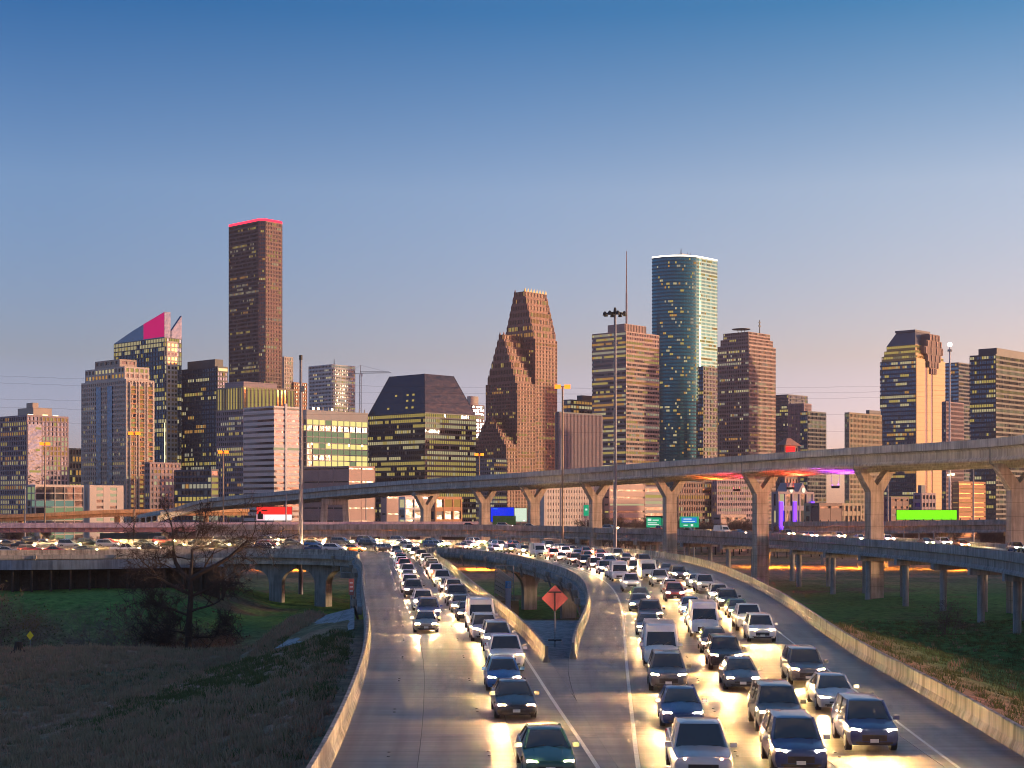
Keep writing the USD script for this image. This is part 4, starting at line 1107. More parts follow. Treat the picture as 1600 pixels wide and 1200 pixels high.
part(p, 'hipped_roof', hull([(x, y, hb) for x, y in rect(w2 * 0.08, w2 * 0.92, w1 * 0.08, w1 * 0.88)] + [(x, y, hr - 2) for x, y in rect(w2 * 0.24, w2 * 0.72, w1 * 0.22, w1 * 0.74)]), WL_['slate'])
part(p, 'roof_rim', ring(rect(w2 * 0.22, w2 * 0.74, w1 * 0.2, w1 * 0.76), 1.2, hr - 2, hr), WL_['slate'])
for k, (hw, z0, z1) in enumerate([(0.10, h - 12, h - 6), (0.17, h - 6, h), (0.24, h, h + 7), (0.32, h + 7, h + 14), (0.26, h + 14, h + 20), (0.18, h + 20, h + 26)]):
    part(p, 'temple_step', box(w2 * (0.55 - hw), w2 * (0.55 + hw), -1.6 - 0.2 * k, w1 * 0.15, z0, z1 - 0.01), WL_['brown'])
    part(p, 'temple_column', cat_([box(w2 * (0.55 + o * hw) - 0.5, w2 * (0.55 + o * hw) + 0.5, -2.4 - 0.2 * k, -1.5, z0 + 0.2, z1 - 0.8) for o in (-0.9, -0.3, 0.3, 0.9)]), WL_['rose'])

p, w2, w1, h = block('blue glass tower with banded terraces behind the ball-topped mast', 'office tower', 1476, 1498, 1520, 566, 1700, fh=4.2, bay=3.0, sp=0.42, pw=0.2, wall='slate', gl='blue', lit=0.14, tones=('pale', 'amber'), seed=85)
p, w2, w1, h = block('narrow pinkish slab at the right foot of the golden tower', 'office block', 1474, 1478, 1506, 627, 1380, fh=4, bay=2.4, sp=0.4, pw=0.6, wall='mauve', gl='pane', lit=0.04, seed=86)
p, w2, w1, h = block('broad dark tower with scattered lights at the right edge of the picture', 'office tower', 1515, 1556, 1660, 553, 1230, fh=3.9, bay=2.6, sp=0.40, pw=0.3, wall='dark', gl='navy', lit=0.16, seed=87, tones=('yellow', 'pale'))
roofbox(p, w2, w1, h, 0.05, 0.62, 0.1, 0.8, 5.5, 'dark')

# low buildings glimpsed beneath the flyover
p, w2, w1, h = block('red brick block behind the first Y pier from the left', 'building', 600, 604, 672, 772, 720, 'building', fh=7, bay=12, sp=0.9, pw=0.6, wall='rose', gl='pane', lit=0.0, seed=90, blind=0)
p, w2, w1, h = block('lit white shed roof left of the first Y pier', 'shed', 630, 633, 662, 776, 660, 'shed', fh=4, bay=5, sp=0.2, pw=0.3, wall='white', gl='pane', lit=0.7, tones=('pale',), seed=91)
p, w2, w1, h = block('orange-lit shop front between the first and second Y piers from the left', 'shop', 672, 680, 722, 776, 700, 'shop', fh=5, bay=6, sp=0.35, pw=0.8, wall='orange', gl='pane', lit=0.7, tones=('amber', 'pale'), seed=92)
p, w2, w1, h = block('pale office block with a close pattern of small square windows, below the flyover', 'office block', 838, 850, 946, 752, 830, fh=3.3, bay=2.6, sp=0.55, pw=1.3, wall='pale', gl='pane', lit=0.04, seed=93)
p, w2, w1, h = block('salmon-pink building right of the high lamp mast, below the flyover', 'building', 946, 952, 1008, 750, 860, fh=4, bay=30, sp=0.75, pw=0.5, wall='rose', gl='pane', lit=0.1, seed=94)
p, w2, w1, h = block('grey striped building behind the pier by the green road signs', 'building', 1000, 1004, 1046, 760, 900, fh=3.5, bay=20, sp=0.5, pw=0.3, wall='grey', gl='pane', lit=0.15, seed=95)
p, w2, w1, h = block('dim office with yellow lit rows right of the pier by the green road signs', 'building', 1052, 1060, 1116, 752, 930, fh=3.6, bay=3, sp=0.4, pw=0.4, wall='brown', gl='smoke', lit=0.3, seed=96)
p, w2, w1, h = block('mauve building left of the violet-lit hall, below the flyover', 'building', 1112, 1120, 1186, 748, 950, fh=3.6, bay=3, sp=0.5, pw=0.8, wall='mauve', gl='pane', lit=0.12, seed=97)

# violet-lit hall with two round clock windows
p, w2, w1, h = block('hall with violet floodlit walls and two round white windows, below the flyover', 'hall', 1212, 1216, 1272, 768, 760, 'hall', fh=9, bay=6, sp=0.3, pw=1.4, wall='mauve', gl='pane', lit=0.2, tones=('pale',), seed=98)
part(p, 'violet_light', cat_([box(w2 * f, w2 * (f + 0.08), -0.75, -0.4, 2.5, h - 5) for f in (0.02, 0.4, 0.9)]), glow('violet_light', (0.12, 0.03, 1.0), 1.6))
for f in (0.34, 0.68):
    d_ = cyl(1.3, 1.3, 0, 0.3, 20)
    d_.apply_transform(trimesh.transformations.rotation_matrix(math.pi / 2, [1, 0, 0]))
    d_.apply_translation([w2 * f, -0.3, h + 0.8])
    part(p, 'round_window', d_, glow('round_window_light', (1, 0.85, 0.6), 0.5))
    part(p, 'gable', hull([(w2 * f - 4, 0, h), (w2 * f + 4, 0, h), (w2 * f, 0, h + 4.5), (w2 * f - 4, 6, h), (w2 * f + 4, 6, h), (w2 * f, 6, h + 4.5)]), WL_['mauve'])
p, w2, w1, h = block('long low cream building lit from within, right of the violet-lit hall', 'building', 1262, 1268, 1346, 786, 700, 'building', fh=5, bay=4, sp=0.45, pw=1.0, wall='tan', gl='pane', lit=0.55, tones=('pale', 'green'), seed=99)
p, w2, w1, h = block('small dark red plant block in front of the long cream building', 'building', 1276, 1280, 1316, 786, 620, 'building', fh=8, bay=8, sp=0.9, pw=0.5, wall='brown', gl='pane', lit=0, seed=100, blind=0)
p, w2, w1, h = block('glowing orange brick warehouse between the golden tower and the rightmost Y pier', 'warehouse', 1489, 1498, 1540, 752, 860, 'warehouse', fh=2.6, bay=14, sp=0.8, pw=0.3, wall='orange', gl='gold', lit=0.1, tones=('amber',), seed=101, blind=0)
p, w2, w1, h = block('cluster of small grey roofs in front of the golden tower', 'building', 1427, 1440, 1462, 770, 800, 'building', fh=4, bay=4, sp=0.5, pw=0.8, wall='mauve', gl='pane', lit=0.1, seed=102)
roofbox(p, w2, w1, h, 0.1, 0.4, 0.2, 0.6, 4, 'slate')
p, w2, w1, h = block('low brown block left of the second Y pier from the right', 'building', 1386, 1392, 1420, 776, 780, 'building', fh=4, bay=6, sp=0.7, pw=0.8, wall='brown', gl='pane', lit=0.0, seed=103)
p, w2, w1, h = block('pinkish wall slab right of the two green road signs', 'wall', 1124, 1126, 1166, 804, 600, 'wall', fh=6, bay=6, sp=0.9, pw=0.4, wall='rose', gl='pane', lit=0.0, seed=104, blind=0)
p, w2, w1, h = block('squat red-lit tower head with a flaring roof, just above the flyover', 'tower', 1220, 1226, 1246, 696, 1000, 'red_lit_tower', fh=5, bay=4, sp=0.5, pw=0.6, wall='brown', gl='pane', lit=0.0, seed=105)
part(p, 'red_lamp_panel', box(w2 * 0.1, w2 * 0.75, -0.6, -0.2, h - 4.5, h - 0.5), glow('red_panel_light', (1, 0.01, 0.01), 1.5))
part(p, 'flaring_roof', hull([(x, y, h + 0.1) for x, y in rect(-2, w2 + 2, -2, w1 + 2)] + [(x, y, h + 5) for x, y in rect(w2 * 0.3, w2 * 0.6, w1 * 0.3, w1 * 0.6)]), WL_['red'])

# ---------------------------------------------------------------- masts, lamps, signs
def high_mast(u, vtop, Y, r, zb, label, ringed=True, lit=False, name='lamp_mast'):
    c = at(u, 790, Y)
    top = EYE + (HZ - vtop) * Y / F
    p = thing(name, label, 'lamp mast', loc=(c[0], c[1], zb))
    H_ = top - zb
    part(p, 'pole', cyl(r, r * 0.55, 0, H_ - 1.0, 16), plain('mast_steel', (0.15, 0.15, 0.20), 0.45, 0.5, var=0.1, scale=0.4), smooth=50)
    part(p, 'base_flange', cyl(r * 1.7, r * 1.7, 0, 0.3, 16), STEEL)
    if ringed:
        part(p, 'cap', cyl(0.45, 0.2, H_ - 1.0, H_ + 0.3, 12), DARK)
        part(p, 'ring', cat_([bar((1.5 * math.cos(a), 1.5 * math.sin(a), H_ - 0.8), (1.5 * math.cos(a + .53), 1.5 * math.sin(a + .53), H_ - 0.8), 0.09, 6) for a in np.arange(12) * math.pi / 6]), DARK)
        for a in np.arange(8) * math.pi / 4 + 0.2:
            k = cat_([bar((0, 0, H_ - 0.8), (1.6 * math.cos(a), 1.6 * math.sin(a), H_ - 0.8), 0.07, 6), cyl(0.42, 0.34, H_ - 1.3, H_ - 0.75, 10, 2.05 * math.cos(a), 2.05 * math.sin(a)), cyl(0.34, 0.1, H_ - 0.75, H_ - 0.5, 10, 2.05 * math.cos(a), 2.05 * math.sin(a))])
            part(p, 'lamp_head', k, DARK)
    else:
        part(p, 'crown', cyl(r * 0.7, r * 0.7, H_ - 1.0, H_, 12), DARK)
        part(p, 'control_box', cbox(r * 0.9, -r * 0.4, H_ * 0.86, 0.7, 0.5, 1.2), STEEL)
    return p


high_mast(961, 483, 300, 0.43, -10, 'tall steel lamp mast with a ring of unlit lamp heads, right of the gabled tower')
high_mast(470, 555, 325, 0.52, -10, 'thick bare steel mast without lamps, rising behind the left viaduct', ringed=False)

SOD = glow('sodium_lamp', (1.0, 0.17, 0.015), 1.25)


def street_lamp(u, vtop, Y, zb, label, wide=3.2, st=SOD):
    c = at(u, 790, Y)
    H_ = EYE + (HZ - vtop) * Y / F - zb
    p = thing('street_lamp', label, 'street lamp', loc=(c[0], c[1], zb))
    part(p, 'pole', cyl(0.34, 0.22, 0, H_, 10), plain('lamp_pole_steel', (0.34, 0.24, 0.17), 0.5, 0.3), smooth=50)
    part(p, 'crossarm', bar((-wide / 2, 0, H_), (wide / 2, 0, H_), 0.11, 6), STEEL)
    for s in (-1, 1):
        b = part(p, 'lamp_head', cbox(s * wide * 0.34, 0, H_ + 0.32, wide * 0.34, 0.7, 0.4), STEEL)
        part(b, 'lens', hull([(s * wide * 0.34 + x, y, z) for x in (-wide * 0.22, wide * 0.22) for y, z in ((-0.6, H_ + 0.1), (0.6, H_ + 0.1), (-0.4, H_ - 0.6), (0.4, H_ - 0.6), (-0.6, H_ + 0.5))]), st)


street_lamp(70, 693, 560, -9, 'twin sodium street lamp glowing in front of the far left apartment block')
street_lamp(210, 677, 545, -9, 'twin sodium street lamp glowing in front of the condominium tower', 3.8)
street_lamp(349, 706, 600, -9, 'twin sodium street lamp glowing left of the white-banded office block', 3.6)
street_lamp(749, 710, 600, -9, 'twin sodium street lamp between the trapezoid tower and the gabled tower', 3.2)
street_lamp(879, 604, 420, -10, 'tallest twin sodium street lamp, right of the gabled tower', 3.8)

c = at(1484, 790, 900)
p = thing('ball_topped_mast', 'slim pale mast with a white ball at its top, right of the golden tower', 'mast', loc=(c[0], c[1], -9))
H_ = EYE + 250 * 900 / F + 9
part(p, 'pole', cyl(0.8, 0.45, 0, H_, 10), WL_['white'])
part(p, 'gallery', cyl(1.5, 1.2, H_ - 3.4, H_ - 2.2, 12), WL_['grey'])
s_ = trimesh.creation.icosphere(2, 1.5)
s_.apply_translation([0, 0, H_ + 0.6])
part(p, 'lamp_ball', s_, glow('white_ball_lamp', (1, 0.85, 0.8), 0.9), smooth=True)
part(p, 'work_light', cat_([cbox(-1.2, -1, 36, 1.0, 0.5, 1.0), cbox(1.6, -1, 36.4, 1.4, 0.5, 1.2)]), glow('work_lamp', (1, 0.9, 0.45), 3.0))

for u, v0, Y, lab in ((1387, 752, 520, 'slim grey lighting pole left of the second Y pier from the right'), (1521, 730, 520, 'slim grey lighting pole in front of the orange brick warehouse'), (39, 760, 520, 'slim bluish pole at the far left edge, in front of the parking hall'),
                      (447, 770, 560, 'thin pole in front of the red and white billboard'), (572, 775, 600, 'thin pale pole right of the portal frame'), (876, 680, 560, 'thin pole rising behind the flyover at the ribbed dark block')):
    c = at(u, 790, Y)
    p = thing('lighting_pole', lab, 'pole', loc=(c[0], c[1], -9))
    hh_ = EYE + (HZ - v0) * Y / F + 9
    part(p, 'pole', cyl(0.3, 0.2, 0, hh_, 8), plain('pale_pole_steel', (0.34, 0.31, 0.32), 0.5, 0.3), smooth=50)
    part(p, 'arm', cat_([bar((0, 0, hh_ - 0.3), (1.8, 0, hh_), 0.08, 6), cbox(2.1, 0, hh_, 0.9, 0.4, 0.2)]), STEEL)


def board(u0, u1, v0, v1, Y, name, label, cat, panels, legs=2, zb=-9.5, frame=True):
    a, b = at(u0, v1, Y), at(u1, v0, Y)
    w, h, z0 = b[0] - a[0], b[2] - a[2], a[2] - zb
    p = thing(name, label, cat, loc=(a[0], Y, zb))
    part(p, 'back_panel', box(0, w, 0.1, 0.35, z0, z0 + h), DARK)
    for k, (x0, x1, y0, y1, m, nm) in enumerate(panels):
        part(p, nm, box(w * x0, w * x1, -0.02 - 0.01 * k, 0.09 - 0.001 * k, z0 + h * y0, z0 + h * y1), m)
    for i in range(legs):
        x = w * (i + 0.5) / legs
        part(p, 'post', cyl(0.22, 0.22, 0, z0 + h * 0.5, 8, x, 0.6), STEEL)
    part(p, 'cross_beam', box(0, w, 0.36, 0.5, z0 + h * 0.2, z0 + h * 0.3), STEEL)
    if cat == 'billboard':
        for x0, x1, za_, zb2 in ((-0.15, w + 0.15, z0 - 0.16, z0 - 0.005), (-0.15, w + 0.15, z0 + h + 0.005, z0 + h + 0.16), (-0.15, -0.005, z0, z0 + h), (w + 0.005, w + 0.15, z0, z0 + h)):
            part(p, 'frame', box(x0, x1, -0.08, 0.3, za_, zb2), DARK)
        part(p, 'catwalk', box(0, w, -1.0, -0.1, z0 - 0.5, z0 - 0.42), STEEL)
        part(p, 'catwalk_rail', cat_([bar((0, -0.98, z0 + 0.3), (w, -0.98, z0 + 0.3), 0.03, 5)] + [bar((w * f, -0.98, z0 - 0.42), (w * f, -0.98, z0 + 0.3), 0.03, 5) for f in np.linspace(0, 1, 6)]), STEEL)
    return p, w, h, z0


GRN = plain('sign_green', (0.01, 0.22, 0.12), 0.5)
SGN = glow('sign_green_lit', (0.01, 0.30, 0.15), 0.45)
SBL = glow('sign_blue_lit', (0.02, 0.16, 0.5), 0.55)
SWH = glow('sign_white_lit', (0.8, 0.9, 0.85), 0.36)
board(1010, 1037, 806, 824, 505, 'road_sign', 'green road sign with white lettering, left of the pier it stands beside', 'road sign',
      [(0.0, 0.84, 0, 0.86, SGN, 'sign_face'), (0.88, 1.0, 0, 0.8, SGN, 'side_face'), (0.08, 0.28, 0.55, 0.75, SWH, 'route_shield'), (0.08, 0.72, 0.2, 0.28, SWH, 'text_line'), (0.08, 0.6, 0.36, 0.43, SWH, 'text_line'), (0.36, 0.72, 0.58, 0.66, SWH, 'text_line')])
board(1062, 1092, 807, 824, 505, 'road_sign', 'green road sign with a blue upper band, right of the pier beside it', 'road sign',
      [(0.0, 1, 0, 1, SGN, 'sign_face'), (0.1, 0.88, 0.42, 0.9, SBL, 'blue_band'), (0.2, 0.62, 0.72, 0.8, SWH, 'text_line'), (0.16, 0.8, 0.5, 0.58, SWH, 'text_line'), (0.2, 0.42, 0.14, 0.24, SWH, 'text_line'), (0.58, 0.7, 0.1, 0.3, SWH, 'arrow')])
board(912, 920, 789, 806, 540, 'road_sign', 'narrow green road sign beside the pier left of the ringed lamp mast', 'road sign', [(0, 1, 0, 1, SGN, 'sign_face'), (0.3, 0.7, 0.5, 0.66, SWH, 'text_line')], legs=1)
board(767, 803, 793, 816, 560, 'billboard', 'glowing blue billboard between two Y piers', 'billboard', [(0, 1, 0, 1, glow('billboard_blue', (0.004, 0.025, 0.62), 0.5), 'screen'), (0.1, 0.3, 0.88, 0.95, SBL, 'text_line')])
board(804, 823, 794, 815, 558, 'billboard', 'small glowing white billboard beside the blue one', 'billboard', [(0, 1, 0, 1, glow('billboard_white', (0.72, 0.85, 0.66), 0.36), 'screen'), (0.7, 0.85, 0.04, 0.12, glow('billboard_lamp', (1, .9, .8), 1.0), 'lamp')], legs=1)
board(401, 456, 792, 813, 620, 'billboard', 'red and white glowing billboard with a dark figure at its left end', 'billboard',
      [(0, 1, 0.0, 1, glow('billboard_red', (0.75, 0.03, 0.025), 0.5), 'screen'), (0.22, 1, 0.0, 0.42, glow('billboard_white_band', (1, 0.85, 0.85), 0.5), 'white_band'), (0.0, 0.21, 0, 0.45, glow('billboard_pink_band', (0.9, 0.5, 0.6), 0.45), 'pink_band'),
       (0.02, 0.18, 0.08, 0.5, BLACKP, 'dark_figure'), (0.06, 0.13, 0.5, 0.66, BLACKP, 'dark_figure_head'), (0.14, 0.3, 0.7, 0.78, BLACKP, 'text_line')])
p_, w_, h_, z_ = board(1401, 1495, 797, 812, 500, 'billboard', 'long glowing lime green billboard above the grey overpass on the right', 'billboard',
      [(0, 1, 0, 1, glow('billboard_green', (0.20, 0.80, 0.012), 0.50), 'screen')], legs=4)
board(770, 806, 806, 824, 545, 'banner', 'low green and yellow banner in front of the blue billboard', 'banner',
      [(0, 1, 0.25, 1, plain('banner_green', (0.07, 0.18, 0.05), 0.7, var=0.3, scale=1), 'cloth'), (0.0, 0.7, 0, 0.24, plain('banner_yellow', (0.5, 0.24, 0.04), 0.7, var=0.4, scale=2), 'fringe')])

# orange diamond warning sign standing in the gore, seen from behind its T-shaped brace
Yd = 103
c = at(867, 935, Yd)
p = thing('warning_sign', 'salmon orange diamond warning sign with a dark T on it, standing in the gore', 'warning sign', loc=(c[0], Yd, -0.9))
zc = c[2] + 0.9
R_ = 0.9
dm = shapely.Polygon([(0, -R_), (R_, 0), (0, R_), (-R_, 0)]).buffer(-0.06).buffer(0.06)
k = trimesh.creation.extrude_polygon(dm, 0.02, engine='earcut')
v = k.vertices.copy()
k.vertices = np.c_[v[:, 0], v[:, 2], v[:, 1] + zc]
trimesh.repair.fix_normals(k)
part(p, 'sign_face', k, plain('salmon_orange', (0.66, 0.15, 0.12), 0.45))
part(p, 'brace', cat_([cbox(0, -0.03, zc + 0.42, 0.88, 0.04, 0.09), cbox(0, -0.031, zc - 0.22, 0.09, 0.045, 1.28)]), DARK)
part(p, 'post', cat_([bar((0, 0.05, 0), (0, 0.05, zc), 0.035, 8)]), STEEL)
part(p, 'foot', cat_([cbox(0, 0.05, 0.98, 0.9, 0.12, 0.1), cbox(0, 0.05, 0.98, 0.12, 0.9, 0.101)]), DARK)

c = at(549, 917, 150)
p = thing('marker_sign', 'narrow reddish marker sign on a thin post outside the left parapet', 'marker sign', loc=(c[0], 150, -7))
zc = c[2] + 7
part(p, 'sign_face', cbox(0, 0, zc, 0.5, 0.03, 1.6), plain('sign_red', (0.42, 0.12, 0.09), 0.5))
part(p, 'stripe', cat_([cbox(0, -0.02, zc + o, 0.3, 0.012, 0.12) for o in (-0.4, 0, 0.4)]), WHITE)
part(p, 'post', bar((0, 0.05, 0), (0, 0.05, zc), 0.05, 8), STEEL)
c = at(47, 993, 152)
p = thing('warning_sign', 'tiny yellow diamond sign by the stump at the far left', 'warning sign', loc=(c[0], 152, float(ground_z(c[0], 152)) - 0.1))
zc = c[2] - float(ground_z(c[0], 152)) + 0.1
k = trimesh.creation.extrude_polygon(shapely.Polygon([(0, -.45), (.35, 0), (0, .45), (-.35, 0)]), 0.02, engine='earcut')
v = k.vertices.copy()
k.vertices = np.c_[v[:, 0], v[:, 2], v[:, 1] + zc]
trimesh.repair.fix_normals(k)
part(p, 'sign_face', k, plain('sign_yellow', (0.70, 0.55, 0.02), 0.5))
part(p, 'post', bar((0, 0.05, 0), (0, 0.05, zc), 0.04, 6), STEEL)

# post with a blue head, and the stack of slabs behind it, beyond the gore parapet
c = at(794, 930, 196)
p = thing('marker_post', 'pale pinkish post with a blue head behind the gore parapet', 'post', loc=(c[0], 196, -12))
t0 = at(794, 908, 196)[2] + 12
part(p, 'shaft', cyl(0.36, 0.34, 0, t0 - 0.9, 12), plain('pinkish_paint', (0.55, 0.42, 0.45), 0.6), smooth=50)
part(p, 'head', cyl(0.37, 0.37, t0 - 0.896, t0, 12), plain('blue_paint', (0.04, 0.20, 0.42), 0.5), smooth=50)
c = at(788, 930, 204)
p = thing('slab_stack', 'leaning stack of pale slabs on a tan box, beside the blue-headed post', 'stack', loc=(c[0], 204, -12))
zb_ = at(788, 938, 204)[2] + 12
part(p, 'box', box(-1.2, 1.9, -1.0, 1.4, 0, zb_), plain('tan_box', (0.36, 0.20, 0.09), 0.8, var=0.3, scale=0.8))
for i in range(6):
    b = cbox(0, 0, 0, 2.5, 1.2, 0.42)
    b.apply_transform(trimesh.transformations.rotation_matrix(math.radians(27 + 2 * i), [0, 1, 0]))
    b.apply_translation([-0.2 + 0.06 * i, 0, zb_ + 0.7 + i * 0.52])
    part(p, 'slab', b, plain('pale_slab', (0.34, 0.27, 0.22), 0.8, var=0.2, scale=0.6))
part(p, 'trestle', cat_([bar((x, 0, zb_), (x * 0.9, 0, zb_ + 4.6), 0.06, 6) for x in (-1.3, 1.3)] + [bar((-1.2, 0, zb_ + 4.6), (1.2, 0, zb_ + 4.6), 0.06, 6)]), STEEL)

# sodium lamps under the bridges: they throw the orange bands on the ground
k = 0
for x, y, zz, st, lab in ((76, 452, -1.2, 1, 'below the grey overpass, leftmost of its four'), (100, 444, -1.0, 1, 'below the grey overpass, second of its four from the left'), (126, 436, -0.6, 1, 'below the grey overpass, third of its four from the left'),
                      (150, 428, -0.4, 1, 'below the grey overpass, rightmost of its four'), (-40, 432, -4.5, 1, 'behind the left viaduct piers, right of the thick bare mast'), (-62, 432, -4.5, 1, 'behind the left viaduct piers, left of the thick bare mast'), (-10, 436, -4.5, 1, 'in the dark beyond the gore, by the slab stack')):
    p = thing('sodium_lamp', 'orange sodium wall lamp ' + lab, 'lamp', 'sodium lamps below the bridges', loc=(x, y, zz))
    part(p, 'housing', cat_([cbox(0, 0, 0.3, 1.24, 0.74, 0.25), cbox(-0.6, 0, 0.05, 0.04, 0.74, 0.25), cbox(0.6, 0, 0.05, 0.04, 0.74, 0.25), cbox(0, -0.35, 0.05, 1.16, 0.04, 0.25), cbox(0, 0.35, 0.05, 1.16, 0.04, 0.25)]), DARK)
    part(p, 'lens', cbox(0, 0, 0.12, 1.14, 0.64, 0.06), glow('sodium_lamp_strong', (1.0, 0.36, 0.03), 3600))
    part(p, 'pole', bar((0, 0.6, -11), (0, 0.6, 0.4), 0.1, 6), STEEL)
    part(p, 'bracket', bar((0, 0.6, 0.35), (0, 0, 0.42), 0.06, 6), STEEL)

# wires across the skyline
p = thing('power_line', 'faint sagging power wires strung across the whole skyline', 'power line')
for v0, v1, sag, Y in ((585, 598, 9, 760), (596, 606, 9, 760), (622, 612, 8, 760), (634, 640, 8, 740), (655, 668, 8, 740)):
    a, b = at(-60, v0, Y), at(1660, v1, Y)
    t = np.linspace(0, 1, 41)
    pts = a[None] * (1 - t[:, None]) + b[None] * t[:, None]
    pts[:, 2] -= sag * 4 * t * (1 - t) * 0.5
    part(p, 'wire', cat_([bar(pts[i], pts[i + 1], 0.045, 3) for i in range(40)]), DARK)

# ---------------------------------------------------------------- trees and scrub
def tubes(segs, k=4):
    """many tapered segments (p, q, r0, r1) at once"""
    P = np.array([s[0] for s in segs]); Q = np.array([s[1] for s in segs])
    r0 = np.array([s[2] for s in segs]); r1 = np.array([s[3] for s in segs])
    d = Q - P
    d /= np.linalg.norm(d, axis=1, keepdims=True) + 1e-9
    ref = np.where(np.abs(d[:, 2:3]) < 0.9, [[0, 0, 1.0]], [[1.0, 0, 0]])
    a = np.cross(d, ref); a /= np.linalg.norm(a, axis=1, keepdims=True) + 1e-9
    b = np.cross(d, a)
    ang = np.arange(k) * 2 * math.pi / k
    circ = np.cos(ang)[None, :, None] * a[:, None] + np.sin(ang)[None, :, None] * b[:, None]
    v = np.concatenate([P[:, None] + circ * r0[:, None, None], Q[:, None] + circ * r1[:, None, None]], 1)
    n = len(segs)
    i = np.arange(k)
    j = (i + 1) % k
    f = np.concatenate([np.stack([i, i + k, j + k], 1), np.stack([i, j + k, j], 1)])
    return trimesh.Trimesh(v.reshape(-1, 3), (f[None] + (np.arange(n) * 2 * k)[:, None, None]).reshape(-1, 3), process=False)


def grow(r, p, d, L, rad, depth, segs, tips, spread=0.6, up=0.12, kids=(2, 3), shrink=0.74, wig=0.22, thin=0.62, floor=0.008):
    n = 3 if depth > 1 else 2
    for s in range(n):
        d = d + r.normal(0, wig, 3) * 0.6 + np.array([0, 0, up * 0.4])
        d /= np.linalg.norm(d)
        q = p + d * L / n
        r2 = rad * (1 - (1 - thin) * (s + 1) / n)
        segs.append((p, q, max(rad * (1 - (1 - thin) * s / n), floor), max(r2, floor)))
        p = q
        if depth > 0 and s < n - 1 and r.random() < 0.55:
            e = d + r.normal(0, spread, 3)
            e /= np.linalg.norm(e)
            grow(r, p, e, L * shrink * r.uniform(0.5, 0.9), r2 * 0.5, depth - 1, segs, tips, spread, up, kids, shrink, wig, thin, floor)
    if depth == 0:
        tips.append(p)
        return
    for _ in range(r.integers(kids[0], kids[1] + 1)):
        e = d + r.normal(0, spread, 3)
        e /= np.linalg.norm(e)
        grow(r, p, e, L * shrink * r.uniform(0.8, 1.15), rad * thin * r.uniform(0.6, 0.85), depth - 1, segs, tips, spread, up, kids, shrink, wig, thin, floor)


def leaves(r, tips, n, size, spread):
    t = np.array(tips)[r.integers(0, len(tips), n)] + r.normal(0, spread, (n, 3))
    a = r.normal(0, 1, (n, 3)); a /= np.linalg.norm(a, axis=1, keepdims=True)
    b = np.cross(a, r.normal(0, 1, (n, 3))); b /= np.linalg.norm(b, axis=1, keepdims=True)
    s = size * r.uniform(0.5, 1.3, (n, 1))
    return quads(np.stack([t - a * s, t + b * s * 0.5, t + a * s, t - b * s * 0.5], 1))


def leafmat(name, cols):
    if name in _mats:
        return _mats[name]
    _mats[name] = usdkit.material(stage, '/World/Looks/' + name, {
        'g': ('geometry', {}), 'r': ('rgb_ramp', {'ramp': [(i / (len(cols) - 1), c) for i, c in enumerate(cols)]}),
        'd': ('diffuse_bsdf', {}), 't': ('translucent_bsdf', {}), 'm': ('mix_closure', {'fac': 0.25})},
        [('g.random_per_island', 'r.fac'), ('r.color', 'd.color'), ('r.color', 't.color'), ('d.BSDF', 'm.closure1'), ('t.BSDF', 'm.closure2')], surface='m.closure')
    return _mats[name]


BARK = plain('bark', (0.050, 0.036, 0.030), 0.95, var=0.3, scale=1.5, bump=0.02)
TWIG = plain('twig', (0.14, 0.10, 0.085), 0.95, var=0.25, scale=2)
TWIG2 = plain('twig_dark', (0.13, 0.085, 0.078), 0.95, var=0.25, scale=2)
DRY = leafmat('dry_leaf', [(0.15, 0.085, 0.055), (0.10, 0.06, 0.045), (0.19, 0.11, 0.06), (0.11, 0.09, 0.045)])
OLIVE = leafmat('olive_leaf', [(0.07, 0.08, 0.035), (0.10, 0.09, 0.045), (0.05, 0.068, 0.028), (0.13, 0.10, 0.055)])

# the large bare tree on the left bank
r = np.random.default_rng(21)
c = at(293, 790, 190)
gz = float(ground_z(c[0], 190)) - 0.2
tr = thing('bare_tree', 'large bare dark tree with spreading limbs on the left bank', 'tree', loc=(c[0], 190, gz))
segs, tips = [], []
trunk = [(0, 0, 0), (0.15, 0, 3), (0.1, 0.1, 6.2), (0.35, 0, 9.0), (0.3, 0, 11.0)]
rad = [0.50, 0.40, 0.34, 0.28, 0.24]
ts = [(np.array(trunk[i], float), np.array(trunk[i + 1], float), rad[i], rad[i + 1]) for i in range(4)]
UsdGeom.Xformable(stage.GetPrimAtPath(tr)).AddScaleOp().Set(Gf.Vec3f(1.18, 1.18, 1.22))
part(tr, 'trunk', tubes(ts, 10), BARK, smooth=60)
for p0, d, L, ra in (((0.3, 0, 10.8), (-0.75, 0.1, 0.75), 4.2, 0.19), ((0.3, 0, 10.9), (0.85, -0.1, 0.72), 4.6, 0.19), ((0.3, 0, 11.0), (0.1, 0.4, 1), 3.2, 0.15), ((0.32, 0, 9.4), (-1.0, -0.3, 0.35), 3.8, 0.13), ((0.32, 0, 9.2), (1.0, 0.3, 0.3), 3.4, 0.13),
                     ((0.2, 0, 7.2), (-0.9, 0.2, 0.3), 3.2, 0.10), ((0.2, 0, 7.6), (0.9, -0.4, 0.25), 3.0, 0.10), ((0.15, 0, 5.4), (-0.9, 0.4, 0.15), 2.6, 0.08), ((0.15, 0, 5.0), (0.9, 0.2, 0.15), 2.6, 0.08), ((0.1, 0, 3.4), (-0.8, -0.3, 0.3), 2.3, 0.07), ((0.1, 0, 3.0), (0.8, 0.3, 0.35), 2.3, 0.07)):
    sg, tp = [], []
    d = np.array(d) / np.linalg.norm(d)
    grow(r, np.array(p0, float), d, L, ra * 1.5, 4, sg, tp, spread=0.52, up=0.10, shrink=0.70, floor=0.022)
    part(tr, 'limb', tubes(sg, 5), BARK)
    tips += tp
fine = []
